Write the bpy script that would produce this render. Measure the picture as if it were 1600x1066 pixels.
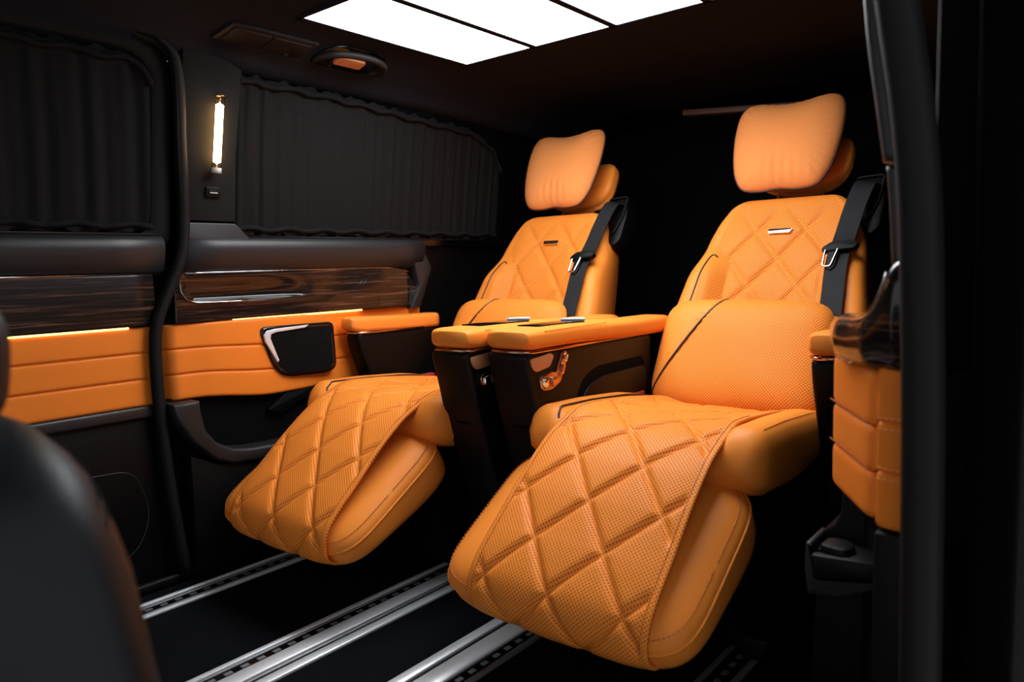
import bpy, bmesh, math, random
from mathutils import Vector, Matrix

random.seed(4)
for o in list(bpy.data.objects):
    bpy.data.objects.remove(o, do_unlink=True)
scene = bpy.context.scene
C = scene.collection

# ------------------------------------------------------------------ camera
cam_d = bpy.data.cameras.new('camera')
cam = bpy.data.objects.new('camera', cam_d)
C.objects.link(cam)
right = Vector((0.77539703, 0.63083262, -0.02845435))
down = Vector((0.04075317, -0.09495691, -0.99464685))
fwd = Vector((-0.63015762, 0.77008661, -0.09933774))
cam.matrix_world = Matrix((
    (right.x, -down.x, -fwd.x, 0.0),
    (right.y, -down.y, -fwd.y, 0.0),
    (right.z, -down.z, -fwd.z, 0.86),
    (0, 0, 0, 1)))
cam_d.sensor_width = 36.0
cam_d.lens = 26.0935
cam_d.clip_start = 0.01
cam_d.dof.use_dof = True
cam_d.dof.focus_distance = 1.9
cam_d.dof.aperture_fstop = 3.5
scene.camera = cam

# ------------------------------------------------------------------ world and exposure
world = bpy.data.worlds.new('studio')
scene.world = world
world.use_nodes = True
bgn = world.node_tree.nodes['Background']
bgn.inputs[0].default_value = (0.93, 0.96, 1.0, 1)
bgn.inputs[1].default_value = 0.66
scene.view_settings.view_transform = 'Standard'
scene.view_settings.look = 'None'
scene.view_settings.gamma = 1.0
scene.view_settings.use_curve_mapping = False
scene.view_settings.exposure = 0.15
SKYLIGHT = 12.0
LAMP = 30.0
STRIP = 5.0

# ------------------------------------------------------------------ materials
def new_mat(name):
    m = bpy.data.materials.new(name)
    m.use_nodes = True
    nt = m.node_tree
    return m, nt, nt.nodes['Principled BSDF']

def simple(name, col, rough=0.5, metal=0.0, noise=0.0, nscale=400.0, spec=0.5, coat=0.0, var=0.0):
    m, nt, p = new_mat(name)
    p.inputs['Base Color'].default_value = (*col, 1)
    p.inputs['Roughness'].default_value = rough
    p.inputs['Metallic'].default_value = metal
    p.inputs['Specular IOR Level'].default_value = spec
    p.inputs['Coat Weight'].default_value = coat
    p.inputs['Coat Roughness'].default_value = 0.05
    if noise > 0 or var > 0:
        tc = nt.nodes.new('ShaderNodeTexCoord')
        n = nt.nodes.new('ShaderNodeTexNoise')
        n.inputs['Scale'].default_value = nscale
        n.inputs['Detail'].default_value = 3
        nt.links.new(tc.outputs['Object'], n.inputs['Vector'])
        if noise > 0:
            b = nt.nodes.new('ShaderNodeBump')
            b.inputs['Strength'].default_value = noise
            b.inputs['Distance'].default_value = 0.002
            nt.links.new(n.outputs['Fac'], b.inputs['Height'])
            nt.links.new(b.outputs['Normal'], p.inputs['Normal'])
        if var > 0:
            mx = nt.nodes.new('ShaderNodeMix')
            mx.data_type = 'RGBA'
            mx.inputs[6].default_value = (*[c * (1 - var) for c in col], 1)
            mx.inputs[7].default_value = (*[min(1, c * (1 + var)) for c in col], 1)
            nt.links.new(n.outputs['Fac'], mx.inputs[0])
            nt.links.new(mx.outputs[2], p.inputs['Base Color'])
    return m

ORANGE = (0.84, 0.248, 0.032)
ORANGE_DIMLIT = (0.84, 0.212, 0.022)  # same leather, hue reddened to stand in for dimmer light on the walls

def perforated(name, col, pitch=0.0062, hole=0.17):
    m, nt, p = new_mat(name)
    p.inputs['Roughness'].default_value = 0.5
    p.inputs['Specular IOR Level'].default_value = 0.15
    uv = nt.nodes.new('ShaderNodeUVMap')
    uv.uv_map = 'UVMap'
    mp = nt.nodes.new('ShaderNodeMapping')
    mp.inputs['Rotation'].default_value = (0, 0, math.radians(45))
    k = 1.0 / pitch
    mp.inputs['Scale'].default_value = (k, k, k)
    v = nt.nodes.new('ShaderNodeTexVoronoi')
    v.voronoi_dimensions = '2D'
    v.inputs['Scale'].default_value = 1.0
    v.inputs['Randomness'].default_value = 0.0
    nt.links.new(uv.outputs['UV'], mp.inputs['Vector'])
    nt.links.new(mp.outputs['Vector'], v.inputs['Vector'])
    r = nt.nodes.new('ShaderNodeMapRange')
    r.inputs['From Min'].default_value = hole
    r.inputs['From Max'].default_value = hole + 0.12
    nt.links.new(v.outputs['Distance'], r.inputs['Value'])
    mx = nt.nodes.new('ShaderNodeMix')
    mx.data_type = 'RGBA'
    mx.inputs[6].default_value = (col[0] * 0.36, col[1] * 0.24, col[2] * 0.2, 1)
    mx.inputs[7].default_value = (*col, 1)
    nt.links.new(r.outputs['Result'], mx.inputs[0])
    nt.links.new(mx.outputs[2], p.inputs['Base Color'])
    b = nt.nodes.new('ShaderNodeBump')
    b.inputs['Strength'].default_value = 0.5
    b.inputs['Distance'].default_value = 0.001
    nt.links.new(r.outputs['Result'], b.inputs['Height'])
    nt.links.new(b.outputs['Normal'], p.inputs['Normal'])
    return m

def wood(name, coat=0.12, rough=0.34):
    m, nt, p = new_mat(name)
    tc = nt.nodes.new('ShaderNodeTexCoord')
    mp = nt.nodes.new('ShaderNodeMapping')
    mp.inputs['Scale'].default_value = (6, 2.6, 95)
    nt.links.new(tc.outputs['Object'], mp.inputs['Vector'])
    n0 = nt.nodes.new('ShaderNodeTexNoise')
    n0.inputs['Scale'].default_value = 1.3
    n0.inputs['Detail'].default_value = 6
    n0.inputs['Roughness'].default_value = 0.62
    n0.inputs['Distortion'].default_value = 0.5
    nt.links.new(mp.outputs['Vector'], n0.inputs['Vector'])
    cr = nt.nodes.new('ShaderNodeValToRGB')
    e = cr.color_ramp.elements
    e[0].position = 0.44
    e[0].color = (0.006, 0.005, 0.005, 1)
    e[1].position = 0.76
    e[1].color = (0.20, 0.10, 0.065, 1)
    q = e.new(0.56)
    q.color = (0.022, 0.012, 0.009, 1)
    q = e.new(0.63)
    q.color = (0.085, 0.038, 0.024, 1)
    nt.links.new(n0.outputs['Fac'], cr.inputs['Fac'])
    nt.links.new(cr.outputs['Color'], p.inputs['Base Color'])
    p.inputs['Roughness'].default_value = rough
    p.inputs['Specular IOR Level'].default_value = 0.3
    p.inputs['Coat Weight'].default_value = coat
    p.inputs['Coat Roughness'].default_value = 0.03
    return m

def emit(name, col, s):
    m = bpy.data.materials.new(name)
    m.use_nodes = True
    nt = m.node_tree
    nt.nodes.clear()
    o = nt.nodes.new('ShaderNodeOutputMaterial')
    e = nt.nodes.new('ShaderNodeEmission')
    e.inputs[0].default_value = (*col, 1)
    e.inputs[1].default_value = s
    nt.links.new(e.outputs[0], o.inputs[0])
    return m

def glass(name, col=(1, 1, 1)):
    m, nt, p = new_mat(name)
    p.inputs['Base Color'].default_value = (*col, 1)
    p.inputs['Roughness'].default_value = 0.02
    p.inputs['Transmission Weight'].default_value = 1.0
    p.inputs['IOR'].default_value = 1.1
    return m

M = dict(
    orange=simple('orange leather', ORANGE, 0.46, noise=0.22, nscale=520, spec=0.2),
    orange_dimlit=simple('orange leather in dimmer light', ORANGE_DIMLIT, 0.46, noise=0.22, nscale=520, spec=0.2),
    perf=perforated('perforated orange leather', ORANGE),
    suede=simple('orange suede', (0.80, 0.27, 0.075), 0.9, noise=0.25, nscale=260, spec=0.1, var=0.06),
    seam=simple('orange stitching thread', (0.50, 0.13, 0.012), 0.6),
    seam_light=simple('pale orange stitching thread', (0.86, 0.36, 0.08), 0.6),
    piping=simple('dark brown piping', (0.030, 0.010, 0.008), 0.45),
    black=simple('black moulded plastic', (0.0014, 0.0014, 0.0016), 0.5, spec=0.17, noise=0.15, nscale=700),
    blackdeep=simple('deep black lining', (0.0015, 0.0015, 0.0015), 0.9, spec=0.1),
    brownblack=simple('brown black satin panel', (0.0032, 0.0023, 0.0020), 0.45, spec=0.22),
    gloss=simple('black gloss', (0.004, 0.004, 0.005), 0.08),
    grey=simple('charcoal vinyl trim', (0.015, 0.015, 0.017), 0.45, noise=0.15, nscale=700),
    lip=simple('grey plastic lip', (0.011, 0.0115, 0.0125), 0.45),
    pillar=simple('charcoal suede trim', (0.013, 0.0125, 0.012), 0.92, noise=0.3, nscale=300, spec=0.1, var=0.15),
    headliner=simple('black suede headliner', (0.013, 0.0145, 0.020), 0.95, noise=0.3, nscale=300, spec=0.05, var=0.1),
    vent=simple('dark brown plastic', (0.010, 0.007, 0.007), 0.55, spec=0.2),
    curtain=simple('black curtain cloth', (0.0064, 0.0060, 0.0060), 0.9, noise=0.2, nscale=500, spec=0.15),
    rubber=simple('black rubber seal', (0.0025, 0.0025, 0.0025), 0.7, spec=0.25),
    carpet=simple('black blue carpet', (0.0045, 0.0050, 0.0062), 0.97, noise=0.6, nscale=600, spec=0.05, var=0.3),
    alu=simple('brushed aluminium', (0.80, 0.82, 0.85), 0.36, metal=0.4),
    aludim=simple('dull aluminium', (0.30, 0.31, 0.33), 0.5, metal=0.8),
    chrome=simple('chrome', (0.85, 0.85, 0.87), 0.10, metal=1.0),
    copper=simple('bronze tinted metal', (0.62, 0.36, 0.22), 0.22, metal=1.0),
    bronze_plate=simple('bronze plate', (0.50, 0.24, 0.12), 0.4, metal=0.3),
    copperpad=simple('copper coloured pad', (0.62, 0.27, 0.12), 0.5),
    barbrown=simple('brown plastic', (0.10, 0.045, 0.03), 0.5),
    belt=simple('black webbing', (0.008, 0.0085, 0.010), 0.6, noise=0.5, nscale=900, spec=0.25),
    red=simple('red plastic', (0.35, 0.03, 0.03), 0.35),
    wood=wood('zebrano wood'),
    wood_gloss=wood('zebrano wood lacquer', 0.5, 0.2),
    seatgrey=simple('charcoal leather', (0.0065, 0.0074, 0.009), 0.45, noise=0.15, nscale=500, spec=0.22),
    paint=simple('black body paint', (0.001, 0.001, 0.001), 0.8, spec=0.02),
    pane=emit('white light diffuser', (0.93, 0.97, 1.0), SKYLIGHT),
    bulb=emit('warm lamp tube', (1.0, 0.62, 0.27), LAMP),
    strip=emit('warm light strip', (1.0, 0.50, 0.13), STRIP),
    lampglass=glass('clear lamp tube', (1.0, 0.93, 0.86)),
    white=simple('white plastic', (0.6, 0.6, 0.58), 0.4),
    dark_glass=simple('dark window glass', (0.003, 0.003, 0.004), 0.1),
)

# ------------------------------------------------------------------ helpers
ORG = Vector((0, 0, 0))          # vertices are given relative to this origin's owner

def mk(name, V, F, mats, parent=None, smooth=True, uv=None, mi=None, org=None):
    org = ORG if org is None else Vector(org)
    me = bpy.data.meshes.new(name)
    me.from_pydata([tuple(Vector(v) - org) for v in V], [], F)
    if not isinstance(mats, (list, tuple)):
        mats = [mats]
    for m in mats:
        me.materials.append(M[m])
    if mi:
        me.polygons.foreach_set('material_index', mi)
    me.polygons.foreach_set('use_smooth', [smooth] * len(me.polygons))
    if uv:
        l = me.uv_layers.new(name='UVMap')
        for lp in me.loops:
            l.data[lp.index].uv = uv[lp.vertex_index]
    me.update()
    bm = bmesh.new()
    bm.from_mesh(me)
    bmesh.ops.recalc_face_normals(bm, faces=bm.faces)
    bm.to_mesh(me)
    bm.free()
    o = bpy.data.objects.new(name, me)
    C.objects.link(o)
    if parent:
        o.parent = parent
        if org.length == 0 or parent.type != 'EMPTY':
            pass
    return o

def tag(o, label, cat, group=None, kind=None):
    o['label'] = label
    o['category'] = cat
    if group:
        o['group'] = group
    if kind:
        o['kind'] = kind
    return o

def struct(o, label, cat):
    o['kind'] = 'structure'
    o['label'] = label
    o['category'] = cat
    return o

def empty(name, loc=(0, 0, 0)):
    o = bpy.data.objects.new(name, None)
    o.empty_display_size = 0.05
    o.location = loc
    C.objects.link(o)
    return o

def sstep(a, b, x):
    t = max(0.0, min(1.0, (x - a) / (b - a)))
    return t * t * (3 - 2 * t)

def lerp(a, b, t):
    return a + (b - a) * t

def interp(tab, x):
    if x <= tab[0][0]:
        return tab[0][1]
    for (x0, y0), (x1, y1) in zip(tab, tab[1:]):
        if x <= x1:
            return lerp(y0, y1, (x - x0) / (x1 - x0))
    return tab[-1][1]

def catmull(pts, n=8, closed=False):
    pts = [Vector(p) for p in pts]
    out = []
    N = len(pts)
    rng = range(N) if closed else range(N - 1)
    for i in rng:
        p1 = pts[i]
        p2 = pts[(i + 1) % N]
        p0 = pts[(i - 1) % N] if (closed or i > 0) else p1 * 2 - p2
        p3 = pts[(i + 2) % N] if (closed or i < N - 2) else p2 * 2 - p1
        for k in range(n):
            t = k / n
            out.append(0.5 * ((2 * p1) + (p2 - p0) * t + (2 * p0 - 5 * p1 + 4 * p2 - p3) * t * t
                              + (3 * p1 - p0 - 3 * p2 + p3) * t ** 3))
    if not closed:
        out.append(pts[-1])
    return out

def tube_geo(pts, r, n=8, closed=False, flat=1.0):
    pts = [Vector(p) for p in pts]
    N = len(pts)
    V, F = [], []
    up = None
    for i, p in enumerate(pts):
        a = pts[i - 1] if (i > 0 or closed) else p
        b = pts[(i + 1) % N] if (i < N - 1 or closed) else p
        t = (b - a).normalized()
        if up is None:
            up = t.orthogonal().normalized()
        up = (up - t * up.dot(t))
        up = up.normalized() if up.length > 1e-6 else t.orthogonal().normalized()
        s = t.cross(up)
        rr = r(i / max(1, N - 1)) if callable(r) else r
        for k in range(n):
            a_ = 2 * math.pi * k / n
            V.append(p + up * math.cos(a_) * rr + s * math.sin(a_) * rr * flat)
    m = N if closed else N - 1
    for i in range(m):
        j = (i + 1) % N
        for k in range(n):
            l = (k + 1) % n
            F.append((i * n + k, i * n + l, j * n + l, j * n + k))
    if not closed:
        F.append(tuple(range(n)))
        F.append(tuple((N - 1) * n + k for k in range(n)))
    return V, F

def tube(name, pts, r, mat, parent=None, n=8, closed=False, org=None, flat=1.0):
    V, F = tube_geo(pts, r, n, closed, flat)
    return mk(name, V, F, mat, parent, org=org)

def stitches_geo(pts, step=0.008, ln=0.0055, r=0.0011):
    """short thread stitches along a polyline"""
    pts = [Vector(p) for p in pts]
    V, F = [], []
    acc, d = [0.0], 0.0
    for a, b in zip(pts, pts[1:]):
        d += (b - a).length
        acc.append(d)
    def at(s):
        for i in range(len(acc) - 1):
            if s <= acc[i + 1]:
                return pts[i].lerp(pts[i + 1], (s - acc[i]) / max(1e-9, acc[i + 1] - acc[i]))
        return pts[-1]
    s = 0.0
    while s + ln < d:
        v, f = tube_geo([at(s), at(s + ln)], r, 4)
        b = len(V)
        V += v
        F += [tuple(b + q for q in g) for g in f]
        s += step
    return V, F

def stitches(name, pts, mat, parent, org=None, **k):
    V, F = stitches_geo(pts, **k)
    o = mk(name, V, F, mat, parent, smooth=False, org=org)
    return o

def grid(fn, nu, nv):
    V = [fn(i / (nu - 1), j / (nv - 1)) for j in range(nv) for i in range(nu)]
    F = [(j * nu + i, j * nu + i + 1, (j + 1) * nu + i + 1, (j + 1) * nu + i)
         for j in range(nv - 1) for i in range(nu - 1)]
    return V, F

def rings(sections):
    n = len(sections[0])
    V = [p for s in sections for p in s]
    F = []
    for j in range(len(sections) - 1):
        for i in range(n):
            k = (i + 1) % n
            F.append((j * n + i, j * n + k, (j + 1) * n + k, (j + 1) * n + i))
    F.append(tuple(range(n)))
    F.append(tuple((len(sections) - 1) * n + i for i in range(n)))
    return V, F

def box(name, lo, hi, mat, parent=None, bev=0.0, seg=2, org=None):
    bm = bmesh.new()
    bmesh.ops.create_cube(bm, size=1.0)
    for v in bm.verts:
        v.co = Vector([lerp(lo[i], hi[i], v.co[i] + 0.5) for i in range(3)])
    if bev > 0:
        bmesh.ops.bevel(bm, geom=list(bm.edges), offset=bev, segments=seg, profile=0.5, affect='EDGES')
    V = [v.co.copy() for v in bm.verts]
    bm.verts.index_update()
    F = [tuple(v.index for v in f.verts) for f in bm.faces]
    bm.free()
    return mk(name, V, F, mat, parent, smooth=bev > 0, org=org)

def prism(name, poly, frame, d0, d1, mat, parent=None, bev=0.0, seg=2, org=None):
    """poly of (a,b); frame(a,b,d)->point; extruded from d0 to d1 with bevelled rims"""
    n = len(poly)
    bm = bmesh.new()
    A = [bm.verts.new(frame(a, b, d0)) for a, b in poly]
    B = [bm.verts.new(frame(a, b, d1)) for a, b in poly]
    bm.faces.new(A)
    bm.faces.new(B)
    for i in range(n):
        j = (i + 1) % n
        bm.faces.new((A[i], A[j], B[j], B[i]))
    bmesh.ops.recalc_face_normals(bm, faces=bm.faces)
    if bev > 0:
        eds = [e for e in bm.edges if (e.verts[0] in A) == (e.verts[1] in A)]
        bmesh.ops.bevel(bm, geom=eds, offset=bev, segments=seg, profile=0.5, affect='EDGES')
    bm.verts.index_update()
    V = [v.co.copy() for v in bm.verts]
    F = [tuple(v.index for v in f.verts) for f in bm.faces]
    bm.free()
    o = mk(name, V, F, mat, parent, smooth=True, org=org)
    try:
        o.data.set_sharp_from_angle(angle=math.radians(38))
    except Exception:
        pass
    return o

def rounded(pts, r, n=5):
    """round the corners of a polygon"""
    out = []
    N = len(pts)
    for i in range(N):
        p = Vector((*pts[i], 0))
        a = Vector((*pts[i - 1], 0))
        b = Vector((*pts[(i + 1) % N], 0))
        rr = r[i] if isinstance(r, (list, tuple)) else r
        da = min(rr, (a - p).length * 0.48)
        db = min(rr, (b - p).length * 0.48)
        s = p + (a - p).normalized() * da
        e = p + (b - p).normalized() * db
        for k in range(n + 1):
            t = k / n
            q = s * (1 - t) ** 2 + p * 2 * t * (1 - t) + e * t * t
            out.append((q.x, q.y))
    return out

def superellipse(a, b, n, N=72, c=(0, 0)):
    """superellipse loop with evenly spaced points"""
    raw = []
    K = 720
    for k in range(K):
        t = 2 * math.pi * k / K
        x, y = math.cos(t), math.sin(t)
        raw.append((a * math.copysign(abs(x) ** (2 / n), x), b * math.copysign(abs(y) ** (2 / n), y)))
    acc = [0.0]
    for k in range(K):
        p, q = raw[k], raw[(k + 1) % K]
        acc.append(acc[-1] + math.hypot(q[0] - p[0], q[1] - p[1]))
    out, i = [], 0
    for k in range(N):
        s_ = acc[-1] * k / N
        while acc[i + 1] < s_:
            i += 1
        t = (s_ - acc[i]) / max(1e-12, acc[i + 1] - acc[i])
        p, q = raw[i], raw[(i + 1) % K]
        out.append((c[0] + lerp(p[0], q[0], t), c[1] + lerp(p[1], q[1], t)))
    return out

def pillow(name, outline, profile, frame, mats, parent=None, org=None, disp=None, matfn=None, centre=(0, 0)):
    """outline: closed loop (u,v); profile: [(rho,d)...] from front centre over the rim to back centre"""
    N = len(outline)
    V, F, UV, MI = [], [], [], []
    cu, cv = centre
    for (rho, d) in profile:
        for (u, v) in outline:
            uu, vv = cu + (u - cu) * rho, cv + (v - cv) * rho
            dd = d + (disp(uu, vv, rho, d) if disp else 0)
            V.append(frame(uu, vv, dd))
            UV.append((uu, vv))
    for j in range(len(profile) - 1):
        for i in range(N):
            k = (i + 1) % N
            F.append((j * N + i, j * N + k, (j + 1) * N + k, (j + 1) * N + i))
            MI.append(matfn(*UV[j * N + i], profile[j]) if matfn else 0)
    F.append(tuple(range(N)))
    MI.append(matfn(cu, cv, profile[0]) if matfn else 0)
    F.append(tuple((len(profile) - 1) * N + i for i in range(N)))
    MI.append(0)
    return mk(name, V, F, mats, parent, uv=UV, mi=MI, org=org)

def dome(T, p, q, n=14, r0=0.02, sgn=1):
    out = []
    for k in range(n + 1):
        r = math.sin(math.pi / 2 * lerp(r0, 1, k / n))
        out.append((r, sgn * T * max(0.0, 1 - r ** p) ** q))
    return out

def frame_of(O, U, Vv, N):
    O, U, Vv, N = Vector(O), Vector(U), Vector(Vv), Vector(N)
    return lambda u, v, d: O + U * u + Vv * v + N * d

def quilt(u, v, pu, pv, amp, w=0.055, puff=0.4):
    a = u / pu + v / pv
    b = u / pu - v / pv
    da = abs(a - round(a))
    db = abs(b - round(b))
    g = -amp * (max(math.exp(-(da / w) ** 2), math.exp(-(db / w) ** 2)))
    g += puff * amp * (min(da, db) * 2) ** 0.7
    return g

# ================================================================== SETTING
WX = -2.03                      # inner face of the wall across the cabin

def wall_x(z):
    return WX + 0.14 * max(0.0, z - 0.85)

# floor
fl = box('floor', (-2.12, -0.6, -0.05), (-0.10, 3.2, 0.0), 'carpet')
struct(fl, 'black carpeted cabin floor between the aluminium rails', 'floor')

# ceiling: coved profile along the cabin
prof = [(-1.965, 1.425), (-1.945, 1.452), (-1.90, 1.478), (-1.82, 1.505), (-1.74, 1.526), (-1.66, 1.533),
        (-0.70, 1.533), (-0.62, 1.526), (-0.54, 1.505), (-0.40, 1.478), (-0.30, 1.452), (-0.22, 1.40)]
V, F = [], []
ys = [-0.6, 0.4, 1.2, 1.9, 2.2, 2.5, 2.8, 3.1]
for y in ys:
    drop = 0.05 * sstep(2.0, 3.1, y)
    for (x, z) in prof:
        V.append((x, y, z - drop))
for j in range(len(ys) - 1):
    for i in range(len(prof) - 1):
        n = len(prof)
        F.append((j * n + i, j * n + i + 1, (j + 1) * n + i + 1, (j + 1) * n + i))
ce = mk('ceiling', V, F, 'headliner')
sm = ce.modifiers.new('thick', 'SOLIDIFY')
sm.thickness = 0.03
sm.offset = 1
struct(ce, 'black suede headliner around the bright roof panels', 'ceiling')

# wall across the cabin: outer skin
def wall_strip(name, pts, y0, y1, mat, parent=None, ny=2, nose=0.0):
    """profile of (x,z) swept along y"""
    Vv, Ff = [], []
    yy = [lerp(y0, y1, k / (ny - 1)) for k in range(ny)]
    for y in yy:
        for (x, z) in pts:
            Vv.append((x, y, z))
    n = len(pts)
    for j in range(ny - 1):
        for i in range(n - 1):
            Ff.append((j * n + i, j * n + i + 1, (j + 1) * n + i + 1, (j + 1) * n + i))
    o = mk(name, Vv, Ff, mat, parent)
    return o

wl = prism('wall_left', [(0.0, -2.06), (0.95, -2.06), (1.43, -1.985), (1.43, -2.07), (0.95, -2.12), (0.0, -2.12)],
           lambda z, x, y: Vector((x, y, z)), -0.6, 3.15, 'black')
struct(wl, 'black moulded side wall behind the orange upholstery', 'wall')

wr = box('wall_rear', (-2.1, 3.06, 0.0), (-0.12, 3.14, 1.50), 'blackdeep')
struct(wr, 'unlit black tailgate lining behind the seats', 'wall')
bar = prism('tailgate_bar', rounded([(-1.34, 1.446), (-0.90, 1.408), (-0.90, 1.430), (-1.34, 1.468)], 0.008),
            lambda x, z, y: Vector((x, y - 0.28, z - 0.02)), 3.0, 3.05, 'barbrown', bev=0.004)
tag(bar, 'thin brown bar high at the dark rear, beside the nearer neck pillow', 'trim bar')

# ---- sliding door on the far side -----------------------------------------------
door = empty('door_1', (WX, 0.5, 0.0))
struct(door, 'closed far side door with orange padding and wood strip, left of the lamp pillar', 'door')
DO = (WX, 0.5, 0.0)

def bulge_panel(name, z0, z1, y0, y1, parent, org, amp=0.009, base=0.004, ny=40, mat='orange_dimlit', facet=None, wave=None):
    """one padded horizontal channel, with rounded top and bottom edges"""
    nz = 22
    Vv, UVv = [], []
    for j in range(ny):
        t = j / (ny - 1)
        y = lerp(y0, y1, t)
        dz0, dz1 = (wave(y) if wave else (0, 0))
        for i in range(nz):
            s = -1 + 2 * i / (nz - 1)
            prof_ = 0.45 + 0.55 * max(0.0, 1 - abs(s) ** 9) ** 0.5
            e = min(1.0, (y - y0) / 0.02, (y1 - y) / 0.02)
            e = math.sqrt(max(0.0, 1 - (1 - e) ** 2))
            x = WX - 0.010 + base + amp * prof_ * e
            if facet:
                x += facet(y)
            Vv.append((x, y, lerp(z0 + dz0, z1 + dz1, (s + 1) / 2)))
    nfront = len(Vv)
    Ff = [(j * nz + i, j * nz + i + 1, (j + 1) * nz + i + 1, (j + 1) * nz + i) for j in range(ny - 1) for i in range(nz - 1)]
    # back side
    for j in range(ny):
        y = lerp(y0, y1, j / (ny - 1))
        dz0, dz1 = (wave(y) if wave else (0, 0))
        for i in (0, nz - 1):
            Vv.append((WX - 0.03, y, (z0 + dz0) if i == 0 else (z1 + dz1)))
    for j in range(ny - 1):
        a, b = nfront + 2 * j, nfront + 2 * j + 2
        Ff.append((j * nz, (j + 1) * nz, b, a))
        Ff.append((j * nz + nz - 1, a + 1, b + 1, (j + 1) * nz + nz - 1))
        Ff.append((a, b, b + 1, a + 1))
    return mk(name, Vv, Ff, mat, parent, org=org)

zc = [0.514, 0.586, 0.657, 0.727]
for k in range(3):
    p = bulge_panel('upholstery_panel', zc[k], zc[k + 1], -0.2, 0.947, door, DO)
    if k:
        stitches('stitching', [(WX + 0.0035, lerp(-0.1, 0.915, t / 30), zc[k] + 0.006) for t in range(31)], 'seam', p, org=DO)

def wood_strip(name, y0, y1, parent, org, scoop=False, ny=90, nz=26, tip=False):
    Vv, Ff = [], []
    for j in range(ny):
        y = lerp(y0, y1, j / (ny - 1))
        ztop, zbot = 0.868, 0.730
        if tip:
            ztop -= 0.05 * sstep(1.80, 1.93, y) ** 2
            zbot += 0.0
        for i in range(nz):
            s = i / (nz - 1)
            z = lerp(zbot, ztop, s)
            x = WX + 0.012 + 0.004 * math.sin(math.pi * s)
            if scoop:
                # concave finger scoop: shelf with a curved front corner
                sy = sstep(1.018, 1.045, y - max(0, 0.035 - (z - 0.787)) * 0.9) * (1 - sstep(1.22, 1.50, y))
                sz = sstep(0.783, 0.796, z) * (1 - sstep(0.806, 0.864, z) * 0.75)
                x -= 0.030 * sy * sz
            if tip:
                x -= 0.02 * sstep(1.86, 1.93, y)
            Vv.append((x, y, z))
    Ff = [(j * nz + i, j * nz + i + 1, (j + 1) * nz + i + 1, (j + 1) * nz + i) for j in range(ny - 1) for i in range(nz - 1)]
    o = mk(name, Vv, Ff, 'wood_gloss' if scoop else 'wood', parent, org=org)
    s = o.modifiers.new('thick', 'SOLIDIFY')
    s.thickness = 0.012
    s.offset = -1
    return o

ws = wood_strip('wood_strip', -0.2, 0.945, door, DO, ny=20)
tube('bright_edge', [(WX + 0.012, -0.2, 0.869), (WX + 0.012, 0.945, 0.869)], 0.0012, 'chrome', door, org=DO)
box('light_strip', (WX - 0.006, 0.30, 0.7245), (WX + 0.0065, 0.875, 0.7300), 'strip', door, org=DO)

belt_prof = [(-2.045, 0.975), (-2.005, 0.968), (-1.992, 0.955), (-1.990, 0.935), (-1.998, 0.905), (-2.012, 0.880), (-2.03, 0.866), (-2.05, 0.862)]
def belt_trim(name, y0, y1, parent, org, ny=2):
    Vv, Ff = [], []
    yy = [y0, y0 + 0.012] + [lerp(y0, y1, k / 8) for k in range(1, 8)] + [y1 - 0.012, y1]
    for j, y in enumerate(yy):
        k = 0.5 if j in (0, len(yy) - 1) else 1.0
        cx = -2.05
        for (x, z) in belt_prof:
            Vv.append((cx + (x - cx) * k, y, z))
    n = len(belt_prof)
    for j in range(len(yy) - 1):
        for i in range(n - 1):
            Ff.append((j * n + i, j * n + i + 1, (j + 1) * n + i + 1, (j + 1) * n + i))
    Ff.append(tuple(range(n)))
    Ff.append(tuple((len(yy) - 1) * n + i for i in range(n)))
    return mk(name, Vv, Ff, 'grey', parent, org=org)
belt_trim('belt_trim', -0.2, 0.985, door, DO)
# door: window frame (rounded opening) and lower panel
def ring_frame(name, outer, inner, mat, parent, org, th=0.03, off=0.0):
    """flat ring between two equally long loops of (y,z) on the leaning wall"""
    n = len(outer)
    Vv = []
    for dx, loop in ((off, outer), (off + 0.004, inner), (off - th, inner), (off - th, outer)):
        for (y, z) in loop:
            Vv.append((wall_x(z) + dx, y, z))
    Ff = []
    for a in range(4):
        b = (a + 1) % 4
        for i in range(n):
            k = (i + 1) % n
            Ff.append((a * n + i, a * n + k, b * n + k, b * n + i))
    return mk(name, Vv, Ff, mat, parent, org=org)

innerA = rounded([(-0.2, 0.972), (0.945, 0.972), (0.955, 1.435), (-0.2, 1.445)], [0.01, 0.05, 0.10, 0.01], 8)
outerA = rounded([(-0.25, 0.95), (1.000, 0.95), (1.005, 1.478), (-0.25, 1.488)], [0.01, 0.02, 0.12, 0.01], 8)
ring_frame('window_frame', outerA, innerA, 'pillar', door, DO)
box('lower_panel', (WX - 0.03, -0.2, 0.03), (WX + 0.0, 0.925, 0.500), 'black', door, bev=0.006, org=DO)
box('ledge', (WX - 0.03, -0.2, 0.482), (WX + 0.012, 0.925, 0.514), 'lip', door, bev=0.006, org=DO)
lp = rounded([(0.40, 0.37), (0.865, 0.345), (0.90, 0.21), (0.85, 0.11), (0.40, 0.09)], 0.05, 6)
tube('groove_line', [(WX + 0.0, y, z) for y, z in lp], 0.0016, 'lip', door, closed=True, n=6, org=DO)

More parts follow.
